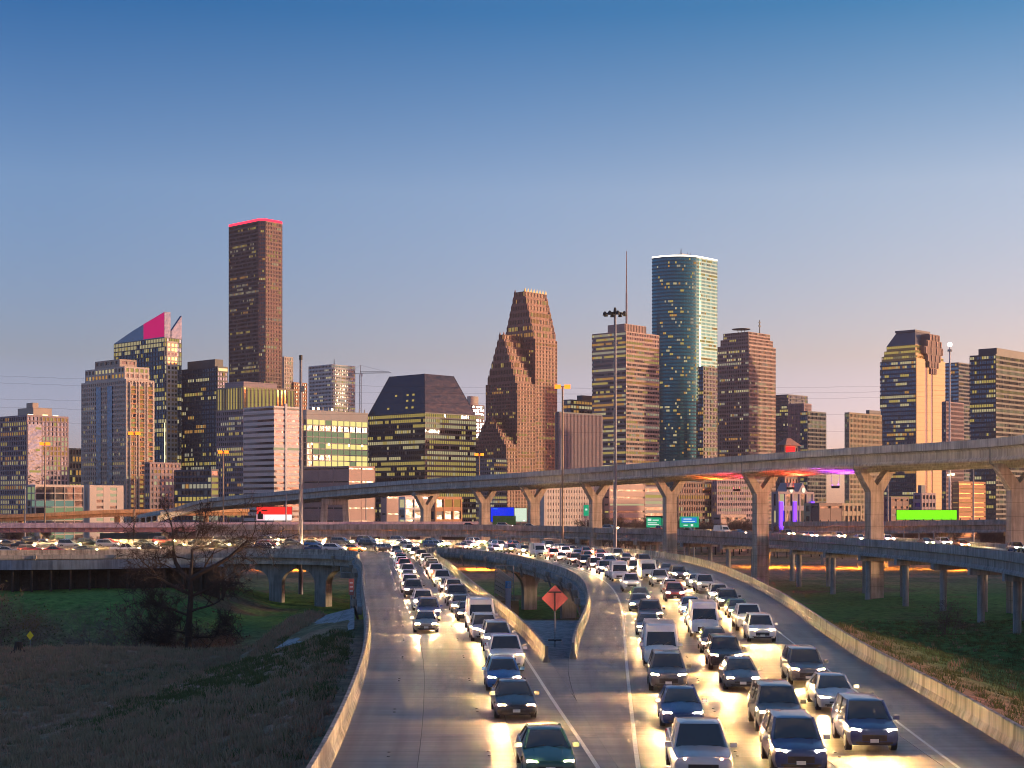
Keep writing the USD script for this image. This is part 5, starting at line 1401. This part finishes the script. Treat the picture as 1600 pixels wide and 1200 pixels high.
for t in tips:
    for _ in range(4):
        d = r.normal(0, 1, 3) + [0, 0, 0.2]
        d /= np.linalg.norm(d)
        q = t + d * r.uniform(0.4, 1.0)
        fine.append((t, q, 0.022, 0.012))
part(tr, 'twigs', tubes(fine, 3), BARK, kind='stuff')
part(tr, 'dead_leaves', leaves(r, tips, 160, 0.10, 0.4), DRY, kind='stuff')


def shrub_proto(name, label, cat, seed, h, stems, leaf, nleaf, lsize, spread, loc, group=None, depth=3, twig=TWIG, wide=0.5):
    r = np.random.default_rng(seed)
    p = thing(name, label, cat, group, loc=loc)
    segs, tips = [], []
    for _ in range(stems):
        d = r.normal(0, wide, 3) + [0, 0, 1]
        d /= np.linalg.norm(d)
        grow(r, np.array([r.normal(0, 0.4), r.normal(0, 0.4), 0]), d, h * 0.45, 0.03 * h / 4 + 0.02, depth, segs, tips, spread=0.5, up=0.05, shrink=0.68, floor=0.012)
    part(p, 'stems', tubes(segs, 3), twig, kind='stuff')
    fine = []
    for t in tips:
        for _ in range(3):
            d = r.normal(0, 1, 3)
            d /= np.linalg.norm(d)
            fine.append((t, t + d * r.uniform(0.2, 0.6) * h / 4, 0.012, 0.006))
    part(p, 'twigs', tubes(fine, 3), twig, kind='stuff')
    if nleaf:
        part(p, 'leaves', leaves(r, tips, nleaf, lsize, spread), leaf, kind='stuff')
    return p


def tree_proto(name, label, seed, h, loc, group, nleaf=0, leaf=DRY, twig=TWIG2):
    r = np.random.default_rng(seed)
    p = thing(name, label, 'tree', group, loc=loc)
    part(p, 'trunk', tubes([(np.array([0, 0, 0.]), np.array([0.1, 0, h * 0.3]), h * 0.022, h * 0.016)], 7), BARK)
    segs, tips = [], []
    for k in range(5):
        a = k * 1.3 + r.uniform(0, 0.5)
        d = np.array([math.cos(a) * 0.6, math.sin(a) * 0.6, 1.0])
        grow(r, np.array([0.1, 0, h * 0.28]), d / np.linalg.norm(d), h * 0.24, h * 0.010, 4, segs, tips, spread=0.5, up=0.08, shrink=0.74, floor=0.03)
    part(p, 'crown', tubes(segs, 3), twig)
    fine = []
    for t in tips:
        for _ in range(5):
            d = r.normal(0, 1, 3)
            d /= np.linalg.norm(d)
            fine.append((t, t + d * r.uniform(0.4, 1.1), 0.03, 0.015))
    part(p, 'twigs', tubes(fine, 3), twig, kind='stuff')
    if nleaf:
        part(p, 'leaves', leaves(r, tips, nleaf, 0.22, 0.5), leaf, kind='stuff')
    return p


# thicket along the bayou
def zg(x, y):
    return float(ground_z(x, y)) - 0.15


WORDS = ['first', 'second', 'third', 'fourth', 'fifth', 'sixth', 'seventh', 'eighth', 'ninth', 'tenth', 'eleventh', 'twelfth', 'thirteenth', 'fourteenth', 'fifteenth', 'sixteenth', 'seventeenth', 'eighteenth', 'nineteenth', 'twentieth']
seen_b, seen_t = {}, {}
BUSHMARKS = [(-99, 'the left picture edge'), (47, 'the tiny yellow sign'), (140, 'the spindly pale saplings'), (293, 'the large bare trunk'), (390, 'the thicket end')]
TREEMARKS = [(-99, 'the left picture edge'), (70, 'the leftmost sodium lamp'), (210, 'the condominium sodium lamp'), (349, 'the red billboard'), (470, 'the bare steel mast'), (572, 'the portal frame'), (668, 'the leftmost Y pier'), (879, 'the tallest sodium lamp'),
             (961, 'the ringed lamp mast'), (1050, 'the green signs pier'), (1189, 'the violet hall pier'), (1367, 'the second last Y pier'), (1521, 'the warehouse')]


def after(u, marks, seen, Y):
    m = [q for q in marks if q[0] <= u][-1][1]
    seen[m] = seen.get(m, 0) + 1
    return f'{WORDS[seen[m] - 1]} one right of {m}'


protos = []
r = np.random.default_rng(77)
spots = []
for u, Y, s in ((20, 192, 1.1), (60, 196, 1.0), (95, 190, .9), (120, 196, 1.0), (150, 190, 1.0), (178, 198, 1.1), (205, 192, 1.5), (232, 196, 1.7), (255, 189, 1.6), (275, 198, 1.7), (300, 196, 1.4), (318, 190, 1.6), (338, 197, 1.5), (352, 190, 1.2),
                (370, 194, 1.0), (392, 190, .9), (412, 196, .8), (432, 188, .75), (-20, 194, 1.2), (0, 188, 1.0), (222, 205, 1.9), (262, 207, 1.9), (295, 206, 1.8), (330, 206, 1.5), (448, 184, .6), (80, 204, .9), (130, 206, .9), (35, 180, .9), (8, 176, 1.0), (110, 182, .8), (160, 183, .8), (240, 182, 1.0), (285, 183, 1.1), (310, 182, 1.0), (345, 184, .9), (400, 182, .7)):
    spots.append(((u - CU) * Y / F, Y, s))
spots.sort(key=lambda q: q[0] / q[1])
kinds = [('bush', 'leafless brown bush', 4.2, 9, DRY, 260, 0.13), ('bush', 'twiggy grey-brown bush', 4.6, 8, DRY, 120, 0.12), ('bush', 'low olive green bush', 3.2, 9, OLIVE, 900, 0.17)]
for i, (x, y, s) in enumerate(spots):
    k = 2 if s < 0.95 and i % 2 else i % 2
    lab = f'{kinds[k][1]}, {after(x / Y * F + CU, BUSHMARKS, seen_b, Y)}, in the bayou thicket'
    if len(protos) < 3 and not any(q[0] == k for q in protos):
        n = kinds[k]
        protos.append((k, shrub_proto(n[0], lab, 'bush', 300 + k, n[2], n[3], n[4], n[5], n[6], 0.35, (x, y, zg(x, y)), 'bushes along the bayou', twig=TWIG if k == 0 else TWIG2)))
        UsdGeom.Xformable(stage.GetPrimAtPath(protos[-1][1])).AddScaleOp().Set(Gf.Vec3f(1, 1, 1))
    else:
        src = [q[1] for q in protos if q[0] == k][0]
        cp = copy_of(src, lab, (x, y, zg(x, y)), r.uniform(0, 6.28))
        sc = UsdGeom.Xform.Get(stage, cp)
        [op for op in sc.GetOrderedXformOps() if 'scale' in op.GetOpName()] or None
        stage.GetPrimAtPath(cp).CreateAttribute('xformOp:scale', Sdf.ValueTypeNames.Float3).Set(Gf.Vec3f(s * r.uniform(0.9, 1.1), s * r.uniform(0.9, 1.1), s * r.uniform(0.85, 1.15)))
        sc.GetXformOpOrderAttr().Set(['xformOp:translate', 'xformOp:rotateZ', 'xformOp:scale'])

# willowy tree at the left edge, its stump, and a shrub on the right bank
x, y = at(12, 790, 172)[:2]
shrub_proto('drooping_tree', 'thin drooping tree with olive leaves at the left edge', 'tree', 411, 10.0, 4, OLIVE, 900, 0.14, 0.5, (x, y, zg(x, y)), depth=4, wide=0.3)
x, y = at(58, 790, 158)[:2]
shrub_proto('sapling', 'yellowish sapling behind the tiny yellow sign', 'tree', 412, 4.5, 3, leafmat('yellow_leaf', [(0.14, 0.10, 0.03), (0.10, 0.08, 0.03), (0.08, 0.07, 0.03)]), 500, 0.09, 0.3, (x, y, zg(x, y)), wide=0.25)
for u, Y, hh_, lab in ((140, 171, 7.2, 'spindly pale sapling left of the thicket gap'), (158, 172, 6.0, 'second spindly pale sapling, right beside the first')):
    x, y = at(u, 790, Y)[:2]
    shrub_proto('sapling', lab, 'tree', 413 + int(hh_), hh_, 2, DRY, 60, 0.08, 0.3, (x, y, zg(x, y)), wide=0.12, twig=plain('pale_twig', (0.13, 0.11, 0.10), 0.9))
x, y = at(29, 790, 149)[:2]
st = thing('tree_stump', 'short dark stump in the dry grass at the far left', 'stump', loc=(x, y, zg(x, y)))
part(st, 'stump', cyl(0.55, 0.34, 0, 1.3, 11), BARK)
part(st, 'root', cat_([bar((0.3 * math.cos(a), 0.3 * math.sin(a), 0.45), (1.0 * math.cos(a), 1.0 * math.sin(a), 0.02), 0.17, 6, 0.07) for a in np.arange(6) * 1.05]), BARK)
x, y = at(1480, 790, 225)[:2]
shrub_proto('bush', 'dark leafless bush alone on the right-hand grass', 'bush', 431, 5.0, 9, DRY, 200, 0.12, 0.35, (x, y, zg(x, y)), twig=TWIG2)

# bare winter trees below the flyover, in front of the city
r = np.random.default_rng(99)
tp = []
names = ['slender bare tree', 'broad bare tree', 'thinly leaved tree']
row = []
for u0, u1, Y0, Y1, n, h0, h1 in ((595, 740, 560, 640, 10, 7, 10), (900, 1060, 520, 640, 20, 9, 15), (1085, 1180, 540, 640, 12, 9, 14), (1205, 1345, 520, 600, 16, 7, 11), (1395, 1500, 640, 720, 8, 8, 12), (1530, 1600, 560, 640, 7, 8, 12), (215, 400, 560, 640, 14, 7, 11), (0, 200, 560, 610, 8, 5, 7), (440, 600, 600, 660, 10, 6, 9)):
    for i in range(n):
        Y = r.uniform(Y0, Y1)
        row.append((u0 + (u1 - u0) * (i + r.uniform(0.1, 0.9)) / n, Y, r.uniform(h0, h1)))
row.sort()
for i, (u, Y, h) in enumerate(row):
    k = i % 3
    x = (u - CU) * Y / F
    z = zg(x, Y)
    lab = f'{names[k]}, {after(u, TREEMARKS, seen_t, Y)}, before the city'
    if len(tp) < 3:
        tp.append(tree_proto('winter_tree', lab, 500 + k, 10.0, (x, Y, z), 'bare trees at the foot of the city', nleaf=250 if k == 2 else 0))
    else:
        cp = copy_of(tp[k], lab, (x, Y, z), r.uniform(0, 6.28))
        sc = UsdGeom.Xform.Get(stage, cp)
        s = h / 10
        stage.GetPrimAtPath(cp).CreateAttribute('xformOp:scale', Sdf.ValueTypeNames.Float3).Set(Gf.Vec3f(s * 1.1, s * 1.1, s))
        sc.GetXformOpOrderAttr().Set(['xformOp:translate', 'xformOp:rotateZ', 'xformOp:scale'])

# grass: tufts scattered over the banks
def tuft(seed, n, h):
    r = np.random.default_rng(seed)
    qs = []
    for _ in range(n):
        a, l = r.uniform(0, 6.28), r.uniform(0.5, 1.1) * h
        b = np.array([r.normal(0, 0.16), r.normal(0, 0.16), -0.05])
        d = np.array([math.cos(a) * r.uniform(0.2, 0.9), math.sin(a) * r.uniform(0.2, 0.9), 1.0])
        w = np.array([-math.sin(a), math.cos(a), 0]) * 0.03
        qs.append([b - w, b + w, b + d * l + w * 0.2, b + d * l - w * 0.2])
    return quads(qs)


gi = UsdGeom.PointInstancer.Define(stage, fresh('/World', 'grass'))
put(gi.GetPrim(), kind='stuff', label='short winter grass on the banks')
gp = []
for k, (n, h, cols) in enumerate(((16, 0.34, [(0.46, 0.27, 0.19), (0.34, 0.20, 0.145), (0.52, 0.32, 0.21)]), (16, 0.26, [(0.13, 0.15, 0.065), (0.18, 0.16, 0.085), (0.10, 0.13, 0.05)]), (20, 0.42, [(0.36, 0.26, 0.17), (0.25, 0.20, 0.12), (0.42, 0.30, 0.19)]))):
    path = str(gi.GetPath()) + f'/{("dry", "green", "mixed")[k]}_tuft'
    usdkit.mesh(stage, path, tuft(700 + k, n, h), leafmat(f'grass_{k}', cols))
    gp.append(path)
gi.CreatePrototypesRel().SetTargets([Sdf.Path(q) for q in gp])
r = np.random.default_rng(123)
N = 40000
gx_ = np.r_[r.uniform(-95, -6, N), r.uniform(18, 120, N // 2)]
gy_ = np.r_[52 + 110 * r.random(N) ** 1.3, r.uniform(62, 250, N // 2)]
vis = np.abs(gx_) < gy_ * 0.36
xl_, xr_ = np.interp(gy_, LA[:110, 1], LA[:110, 0]), np.interp(gy_, RB[:90, 1], RB[:90, 0])
vis &= ((gx_ < xl_ - 1.0) | (gx_ > xr_ + 1.0)) & ~((gy_ > 118.5) & (gy_ < 155) & (gx_ > xl_ - 7.2 + 5.2 * (gy_ - 119) / 35) & (gx_ < xl_))
gx_, gy_ = gx_[vis], gy_[vis]
gz_ = ground_z(gx_, gy_)
n1 = meshkit.fbm(np.stack([gx_ * 0.05, gy_ * 0.05, gx_ * 0], -1), 4, 9)
kind = np.where(n1 + r.normal(0, 0.08, len(gx_)) > 0.62, 1, np.where(r.random(len(gx_)) < 0.4, 2, 0))
kind = np.where((gx_ > 15) & (r.random(len(gx_)) < 0.93), 1, kind)
gi.CreateProtoIndicesAttr(Vt.IntArray.FromNumpy(kind.astype(np.int32)))
gi.CreatePositionsAttr(Vt.Vec3fArray.FromNumpy(np.stack([gx_, gy_, gz_], -1).astype(np.float32)))
ang = r.uniform(0, 6.28, len(gx_))
gi.CreateOrientationsAttr(Vt.QuathArray([Gf.Quath(float(math.cos(a / 2)), 0, 0, float(math.sin(a / 2))) for a in ang]))
sc_ = r.uniform(0.5, 1.5, len(gx_))
gi.CreateScalesAttr(Vt.Vec3fArray.FromNumpy(np.stack([sc_, sc_, sc_ * r.uniform(0.6, 1.4, len(gx_))], -1).astype(np.float32)))

# ---------------------------------------------------------------- vehicles, headlights on, driving towards the camera
def loft(stations):
    """body shell: stations (x, half width, z sill, z shoulder, z centre top)"""
    v = []
    for x, w, zl, zs, zt in stations:
        half = [(w * 0.90, zl), (w, zl + (zs - zl) * 0.35), (w, zl + (zs - zl) * 0.75), (w * 0.93, zs), (w * 0.62, zs + (zt - zs) * 0.8), (0, zt)]
        v += [(x, y, z) for y, z in half] + [(x, -y, z) for y, z in half[-2::-1]]
    k = 11
    n = len(stations)
    f = []
    for i in range(n - 1):
        for j in range(k):
            a, b = i * k + j, i * k + (j + 1) % k
            f += [[a, b, b + k], [a, b + k, a + k]]
    f += [[0, j + 1, j] for j in range(1, k - 1)] + [[(n - 1) * k, (n - 1) * k + j, (n - 1) * k + j + 1] for j in range(1, k - 1)]
    m = trimesh.Trimesh(np.array(v, float), np.array(f), process=False)
    trimesh.repair.fix_normals(m)
    return m


def manifold(m):
    return manifold3d.Manifold(manifold3d.Mesh(np.asarray(m.vertices, np.float32), np.asarray(m.faces, np.uint32)))


def back(m):
    k = m.to_mesh()
    return trimesh.Trimesh(k.vert_properties[:, :3], k.tri_verts, process=False)


SHAPES = dict(
    sedan=dict(st=[(2.36, .66, .36, .54, .58), (2.30, .80, .24, .64, .68), (1.95, .88, .20, .72, .79), (1.0, .91, .19, .84, .94), (.75, .91, .19, .88, .97), (-1.55, .91, .19, .93, 1.0), (-2.1, .88, .22, .93, 1.02), (-2.3, .82, .30, .88, .98), (-2.36, .70, .42, .7, .74)],
               base=(.98, -1.80, .80, .90), roof=(.12, -1.05, .58, 1.45), axle=(1.42, -1.38), R=.33, lamp=(2.24, .62, .62), W=.91),
    suv=dict(st=[(2.34, .72, .42, .74, .80), (2.28, .86, .32, .88, .93), (1.95, .93, .28, .95, 1.04), (1.1, .95, .27, 1.04, 1.12), (.85, .95, .27, 1.07, 1.14), (-2.0, .95, .27, 1.12, 1.16), (-2.3, .90, .34, 1.10, 1.15), (-2.38, .80, .45, .9, .95)],
             base=(1.1, -2.3, .86, 1.06), roof=(.35, -2.0, .66, 1.76), axle=(1.42, -1.42), R=.38, lamp=(2.24, .66, .84), W=.95),
    pickup=dict(st=[(2.85, .78, .50, .86, .92), (2.78, .92, .38, 1.00, 1.06), (2.4, .98, .34, 1.08, 1.16), (1.5, 1.0, .34, 1.14, 1.22), (1.2, 1.0, .34, 1.16, 1.22), (-.9, 1.0, .34, 1.18, 1.22), (-2.8, .98, .36, 1.18, 1.2), (-2.88, .92, .45, 1.1, 1.12)],
                base=(1.55, -.95, .90, 1.14), roof=(.75, -.7, .70, 1.88), axle=(1.85, -1.75), R=.41, lamp=(2.74, .72, .93), W=1.0),
    hatchback=dict(st=[(2.02, .66, .38, .58, .64), (1.96, .80, .26, .70, .76), (1.65, .86, .22, .80, .88), (.95, .88, .21, .92, 1.0), (.75, .88, .21, .95, 1.03), (-1.6, .88, .21, .98, 1.04), (-1.95, .84, .26, .95, 1.02), (-2.02, .72, .42, .7, .74)],
             base=(.98, -1.95, .78, .95), roof=(.2, -1.5, .57, 1.52), axle=(1.22, -1.25), R=.32, lamp=(1.90, .60, .68), W=.88),
    van=dict(st=[(2.75, .80, .42, .80, .86), (2.68, .94, .32, .98, 1.06), (2.3, 1.0, .3, 1.10, 1.22), (1.7, 1.0, .3, 1.2, 1.3), (-2.6, 1.0, .3, 1.3, 1.34), (-2.75, .96, .36, 1.28, 1.3)],
             base=(2.1, -2.7, .94, 1.16), roof=(1.25, -2.6, .82, 2.35), axle=(1.75, -1.75), R=.36, lamp=(2.62, .70, .88), W=1.0))
TYRE = plain('tyre_rubber', (0.018, 0.018, 0.018), 0.8)
RIM = plain('wheel_rim', (0.35, 0.35, 0.37), 0.3, 0.8)
CGLASS = plain('car_glass', (0.035, 0.038, 0.042), 0.06, 0.25, spec=1.0, coat=1.0)
HEAD = glow('headlight', (1.0, 0.58, 0.22), 4600)
TAIL = plain('tail_lamp', (0.35, 0.01, 0.01), 0.25)
PLATE = plain('number_plate', (0.65, 0.65, 0.6), 0.5)
PAINT = dict(white=(0.68, 0.68, 0.67), black=(0.012, 0.012, 0.014), silver=(0.42, 0.43, 0.45), grey=(0.10, 0.105, 0.115), red=(0.33, 0.02, 0.02), navy=(0.02, 0.04, 0.12), beige=(0.32, 0.26, 0.18), blue=(0.03, 0.12, 0.32), maroon=(0.12, 0.012, 0.02), green=(0.02, 0.07, 0.045), orange=(0.5, 0.12, 0.02))


def vehicle(kind, colour, label, group, loc, rz):
    s = SHAPES[kind]
    body = plain('paint_' + colour, PAINT[colour], 0.32, 0.35 if colour in ('silver', 'grey', 'beige', 'blue') else 0.0, coat=0.8)
    p = thing(kind, label, {'suv': 'car', 'sedan': 'car', 'hatchback': 'car', 'pickup': 'pickup truck', 'van': 'van'}[kind], group, loc, rz)
    W = s['W']
    shell = manifold(loft(s['st']))
    for ax in s['axle']:
        c = cyl(s['R'] * 1.17, s['R'] * 1.17, -2, 2, 20)
        c.apply_transform(trimesh.transformations.rotation_matrix(math.pi / 2, [1, 0, 0]))
        c.apply_translation([ax, 0, s['R']])
        inner = box(ax - 1, ax + 1, -W + 0.28, W - 0.28, -0.5, 2)
        shell = shell - (manifold(c) - manifold(inner))
    if kind == 'pickup':
        shell = shell - manifold(box(-2.7, -1.05, -W + 0.14, W - 0.14, 0.7, 2))
    part(p, 'body', back(shell), body, smooth=35)
    bx0, bx1, bw, bz = s['base']
    rx0, rx1, rw, rz_ = s['roof']
    gh = hull([(bx0, y, bz) for y in (-bw * .86, bw * .86)] + [(bx0 - .12, y, bz) for y in (-bw, bw)] + [(bx1, y, bz) for y in (-bw * .9, bw * .9)] + [(bx1 + .15, y, bz) for y in (-bw, bw)] + [(rx0, y, rz_ - .07) for y in (-rw * .9, rw * .9)] + [(rx0 - .15, y, rz_ - .05) for y in (-rw, rw)] + [(rx1, y, rz_ - .08) for y in (-rw * .92, rw * .92)] + [(rx1 + .1, y, rz_ - .05) for y in (-rw, rw)] + [(rx0 - 0.4, 0, rz_ - .015), (rx1 + .3, 0, rz_ - .015)])
    if kind == 'van':                                 # panel van: glass only in front
        part(p, 'cab_glass', gh, CGLASS, smooth=25)
        part(p, 'cargo_side', hull([(bx0 - 1.35, y, bz) for y in (-bw - .02, bw + .02)] + [(bx1 - .02, y, bz) for y in (-bw - .02, bw + .02)] + [(rx0 - .7, y, rz_ - .02) for y in (-rw - .02, rw + .02)] + [(rx1 - .02, y, rz_ - .02) for y in (-rw - .02, rw + .02)]), body)
    else:
        part(p, 'cabin_glass', gh, CGLASS, smooth=25)
    if kind == 'van':
        part(p, 'front_header', hull([(rx0 + f * (bx0 - rx0) + .03, y * (rw + f * (bw - rw)), rz_ - .05 - f * (rz_ - bz)) for f in (0.02, 0.30) for y in (-.95, .95)] + [(rx0 - .3, y * rw, rz_ - .03) for y in (-1, 1)]), body)
        part(p, 'wiper', cat_([bar((bx0 + .02, y, bz + .05), (bx0 - .12, y + .5, bz + .30), .018, 5) for y in (-.62, .05)]), BLACKP)
    else:
        part(p, 'wiper', cat_([bar((bx0 + .03, y, bz + .02), (bx0 - .07, y + .5, bz + .08), .014, 5) for y in (-.6, .05)]), BLACKP)
    part(p, 'hood_crease', cat_([bar((s['st'][2][0] - .1, y, s['st'][2][4] - abs(y) * .02), (bx0 + .1, y * 1.1, bz + .02), .016, 5) for y in (-.45, .45)]), body)
    part(p, 'roof', hull([(x, y, z) for x, y, z in [(rx0 - .02, -rw * .88, rz_ - .06), (rx0 - .02, rw * .88, rz_ - .06), (rx0 - .2, -rw * 1.01, rz_ - .045), (rx0 - .2, rw * 1.01, rz_ - .045), (rx1, -rw * .94, rz_ - .07), (rx1, rw * .94, rz_ - .07), (rx1 + .12, -rw * 1.01, rz_ - .045), (rx1 + .12, rw * 1.01, rz_ - .045),
                                                    (rx0 - .3, -rw * .6, rz_), (rx0 - .3, rw * .6, rz_), (rx1 + .3, -rw * .6, rz_), (rx1 + .3, rw * .6, rz_)]]), body, smooth=30)
    for sd in (-1, 1):
        part(p, 'pillar', bar((bx0 - .08, sd * bw * .97, bz - .02), (rx0 - .06, sd * rw * .98, rz_ - .05), .10 if kind == 'van' else .055, 6), body)
        part(p, 'pillar', bar(((bx0 + bx1) / 2, sd * bw * 1.0, bz - .02), ((rx0 + rx1) / 2, sd * rw * 1.0, rz_ - .05), .035, 6), BLACKP if kind != 'pickup' else body)
        part(p, 'pillar', bar((bx1 + .1, sd * bw * .97, bz - .02), (rx1 + .05, sd * rw * .98, rz_ - .05), .06, 6), body)
        part(p, 'mirror', hull([(bx0 - .18 + a, sd * (bw + .06 + b), bz + .03 + c_) for a in (0, .14) for b in (0, .22) for c_ in (0, .15)]), body)
        lx, ly, lz = s['lamp']
        part(p, 'headlight', hull([(lx + .085, sd * (ly - .16), lz - .07), (lx + .075, sd * (ly - .16), lz + .055), (lx + .02, sd * (ly + .14), lz - .06), (lx + .0, sd * (ly + .15), lz + .07), (lx - .15, sd * (ly - .14), lz - .06), (lx - .15, sd * (ly + .14), lz + .05)]), HEAD)
        e = s['st'][-2]
        part(p, 'tail_light', cbox(e[0] - .02, sd * e[1] * .86, e[3] - .14, .1, .26, .2), TAIL)
    f0 = s['st'][0]
    part(p, 'lower_trim', hull([(f0[0] - .02 + a, y * (f0[1] + b), f0[2] - .04 + c_) for a, b, c_ in ((0.02, -.06, 0), (0.02, -.06, .07), (-.2, .08, -.05), (-.2, .10, .05)) for y in (-1, 1)]), BLACKP)
    part(p, 'grille', box(f0[0] - .04, f0[0] + .012, -f0[1] * .62, f0[1] * .62, f0[2] + .06, f0[3] - .04), BLACKP)
    part(p, 'bumper_intake', box(f0[0] - .1, f0[0] - .02, -f0[1] * .8, f0[1] * .8, f0[2] - .1, f0[2] - .01), BLACKP)
    part(p, 'number_plate', box(f0[0] + .014, f0[0] + .026, -.155, .155, f0[2] + .0, f0[2] + .13), PLATE)
    for ax in s['axle']:
        for sd in (-1, 1):
            c = cyl(s['R'], s['R'], -.11, .11, 20)
            c.apply_transform(trimesh.transformations.rotation_matrix(math.pi / 2, [1, 0, 0]))
            c.apply_translation([ax, sd * (W - .13), s['R']])
            w = part(p, 'wheel', c, TYRE)
            c = cyl(s['R'] * .62, s['R'] * .5, -.02, .02, 12)
            c.apply_transform(trimesh.transformations.rotation_matrix(math.pi / 2 * sd, [1, 0, 0]))
            c.apply_translation([ax, sd * (W - .018), s['R']])
            part(w, 'rim', c, RIM)
    return p


ORD = ['first', 'second', 'third', 'fourth', 'fifth', 'sixth', 'seventh', 'eighth', 'ninth', 'tenth', 'eleventh', 'twelfth', 'thirteenth', 'fourteenth', 'fifteenth', 'sixteenth', 'seventeenth', 'eighteenth', 'nineteenth', 'twentieth']


def ordinal(n):
    if n <= 20:
        return ORD[n - 1]
    return {2: 'twenty', 3: 'thirty', 4: 'forty', 5: 'fifty'}[n // 10] + ('-' + ORD[n % 10 - 1] if n % 10 else 'th').replace('yth', 'ieth')


_veh = {}
MIX = [('sedan', 'white'), ('suv', 'black'), ('sedan', 'silver'), ('suv', 'white'), ('pickup', 'white'), ('sedan', 'black'), ('suv', 'grey'), ('sedan', 'grey'), ('pickup', 'black'), ('sedan', 'red'), ('van', 'white'), ('pickup', 'silver'), ('sedan', 'navy'), ('suv', 'silver'), ('hatchback', 'blue'), ('hatchback', 'white'), ('sedan', 'beige'), ('suv', 'maroon'), ('sedan', 'green'), ('hatchback', 'orange'), ('suv', 'navy'), ('pickup', 'red'), ('sedan', 'grey'), ('sedan', 'black'), ('suv', 'silver')]
LEN = dict(hatchback=4.1, sedan=4.7, suv=4.7, pickup=5.7, van=5.5)


def traffic(line, where, group, zf, seed, s0, s1, gap, first=None):
    """vehicles nose to tail along a lane; the line runs away from the camera, they come towards it"""
    r = np.random.default_rng(seed)
    s = np.r_[0, np.cumsum(np.linalg.norm(np.diff(line[:, :2], axis=0), axis=1))]
    t = tangents(line)
    at_s, n = s0, 0
    while at_s < min(s1, s[-1] - 3):
        k, col = MIX[r.integers(len(MIX))]
        x, y = np.interp(at_s, s, line[:, 0]), np.interp(at_s, s, line[:, 1])
        tx, ty = np.interp(at_s, s, t[:, 0]), np.interp(at_s, s, t[:, 1])
        x += r.normal(0, 0.18)
        n += 1
        lab = f'{col} {k} with lit headlights, {ordinal(n)} vehicle back in {where}'
        loc, rz = (x, y, zf(x, y) + 0.012), math.atan2(-ty, -tx)
        if (k, col) in _veh:
            copy_of(_veh[k, col], lab, loc, rz, group)
        else:
            _veh[k, col] = vehicle(k, col, lab, group, loc, rz)
        at_s += LEN[k] + gap * r.gamma(3.0, 1 / 3.0) + 1.5


GR = 'vehicles on the right carriageway'
zr = lambda x, y: road_z(x, y) + 0.004
traffic(offset(WL, 1.83), 'left lane of right carriageway', GR, zr, 1, 24, 420, 5.2)
traffic(offset(WL, 5.49), 'middle lane of right carriageway', GR, zr, 2, 26, 420, 4.8)
traffic(offset(WL, 9.15), 'right lane of right carriageway', GR, zr, 3, 31, 420, 4.4)
GLF = 'vehicles on the left carriageway'
zl = lambda x, y: 0.0
traffic(offset(WR, -1.83), 'right lane of left carriageway', GLF, zl, 4, 25, 400, 3.8)
traffic(offset(WR, -5.49), 'middle lane of left carriageway', GLF, zl, 5, 84, 400, 6.0)
zm = lambda x, y: float(MP[near_index(MP, (x, y)), 2])
traffic(offset(MP, 2.6), 'low overpass at right', 'vehicles on the low overpass', zm, 6, 8, 330, 9)

# a road at grade on the far left with its own queue
gr_ = xform('road', kind='structure')
GP = path_from([(-80, 415, -1.3), (20, 430, -1.9), (120, 445, -2.4), (200, 460, -2.6), (330, 480, -2.6)], 3.0)
part(gr_, 'road_bed', sweep(GP, [(-5, -0.5), (5, -0.5), (5, 0), (-5, 0)]), ROAD2)
zq = lambda x, y: float(GP[near_index(GP, (x, y)), 2])
traffic(offset(GP, 1.6), 'near lane of far left road', 'vehicles on the far left road', zq, 7, 4, 46, 2.5)
traffic(offset(GP, -1.8), 'far lane of far left road', 'vehicles on the far left road', zq, 8, 2, 50, 2.5)

# ---------------------------------------------------------------- evening air
hz_ = box(-9200, 9200, -900, 12100, -22, 330)
air = usdkit.material(stage, '/World/Looks/air', {'v': ('principled_volume', {'color': (0.86, 0.84, 0.92), 'density': 0.000032, 'anisotropy': 0.3})}, [], volume='v.volume')
solo('haze', hz_, air, kind='stuff')
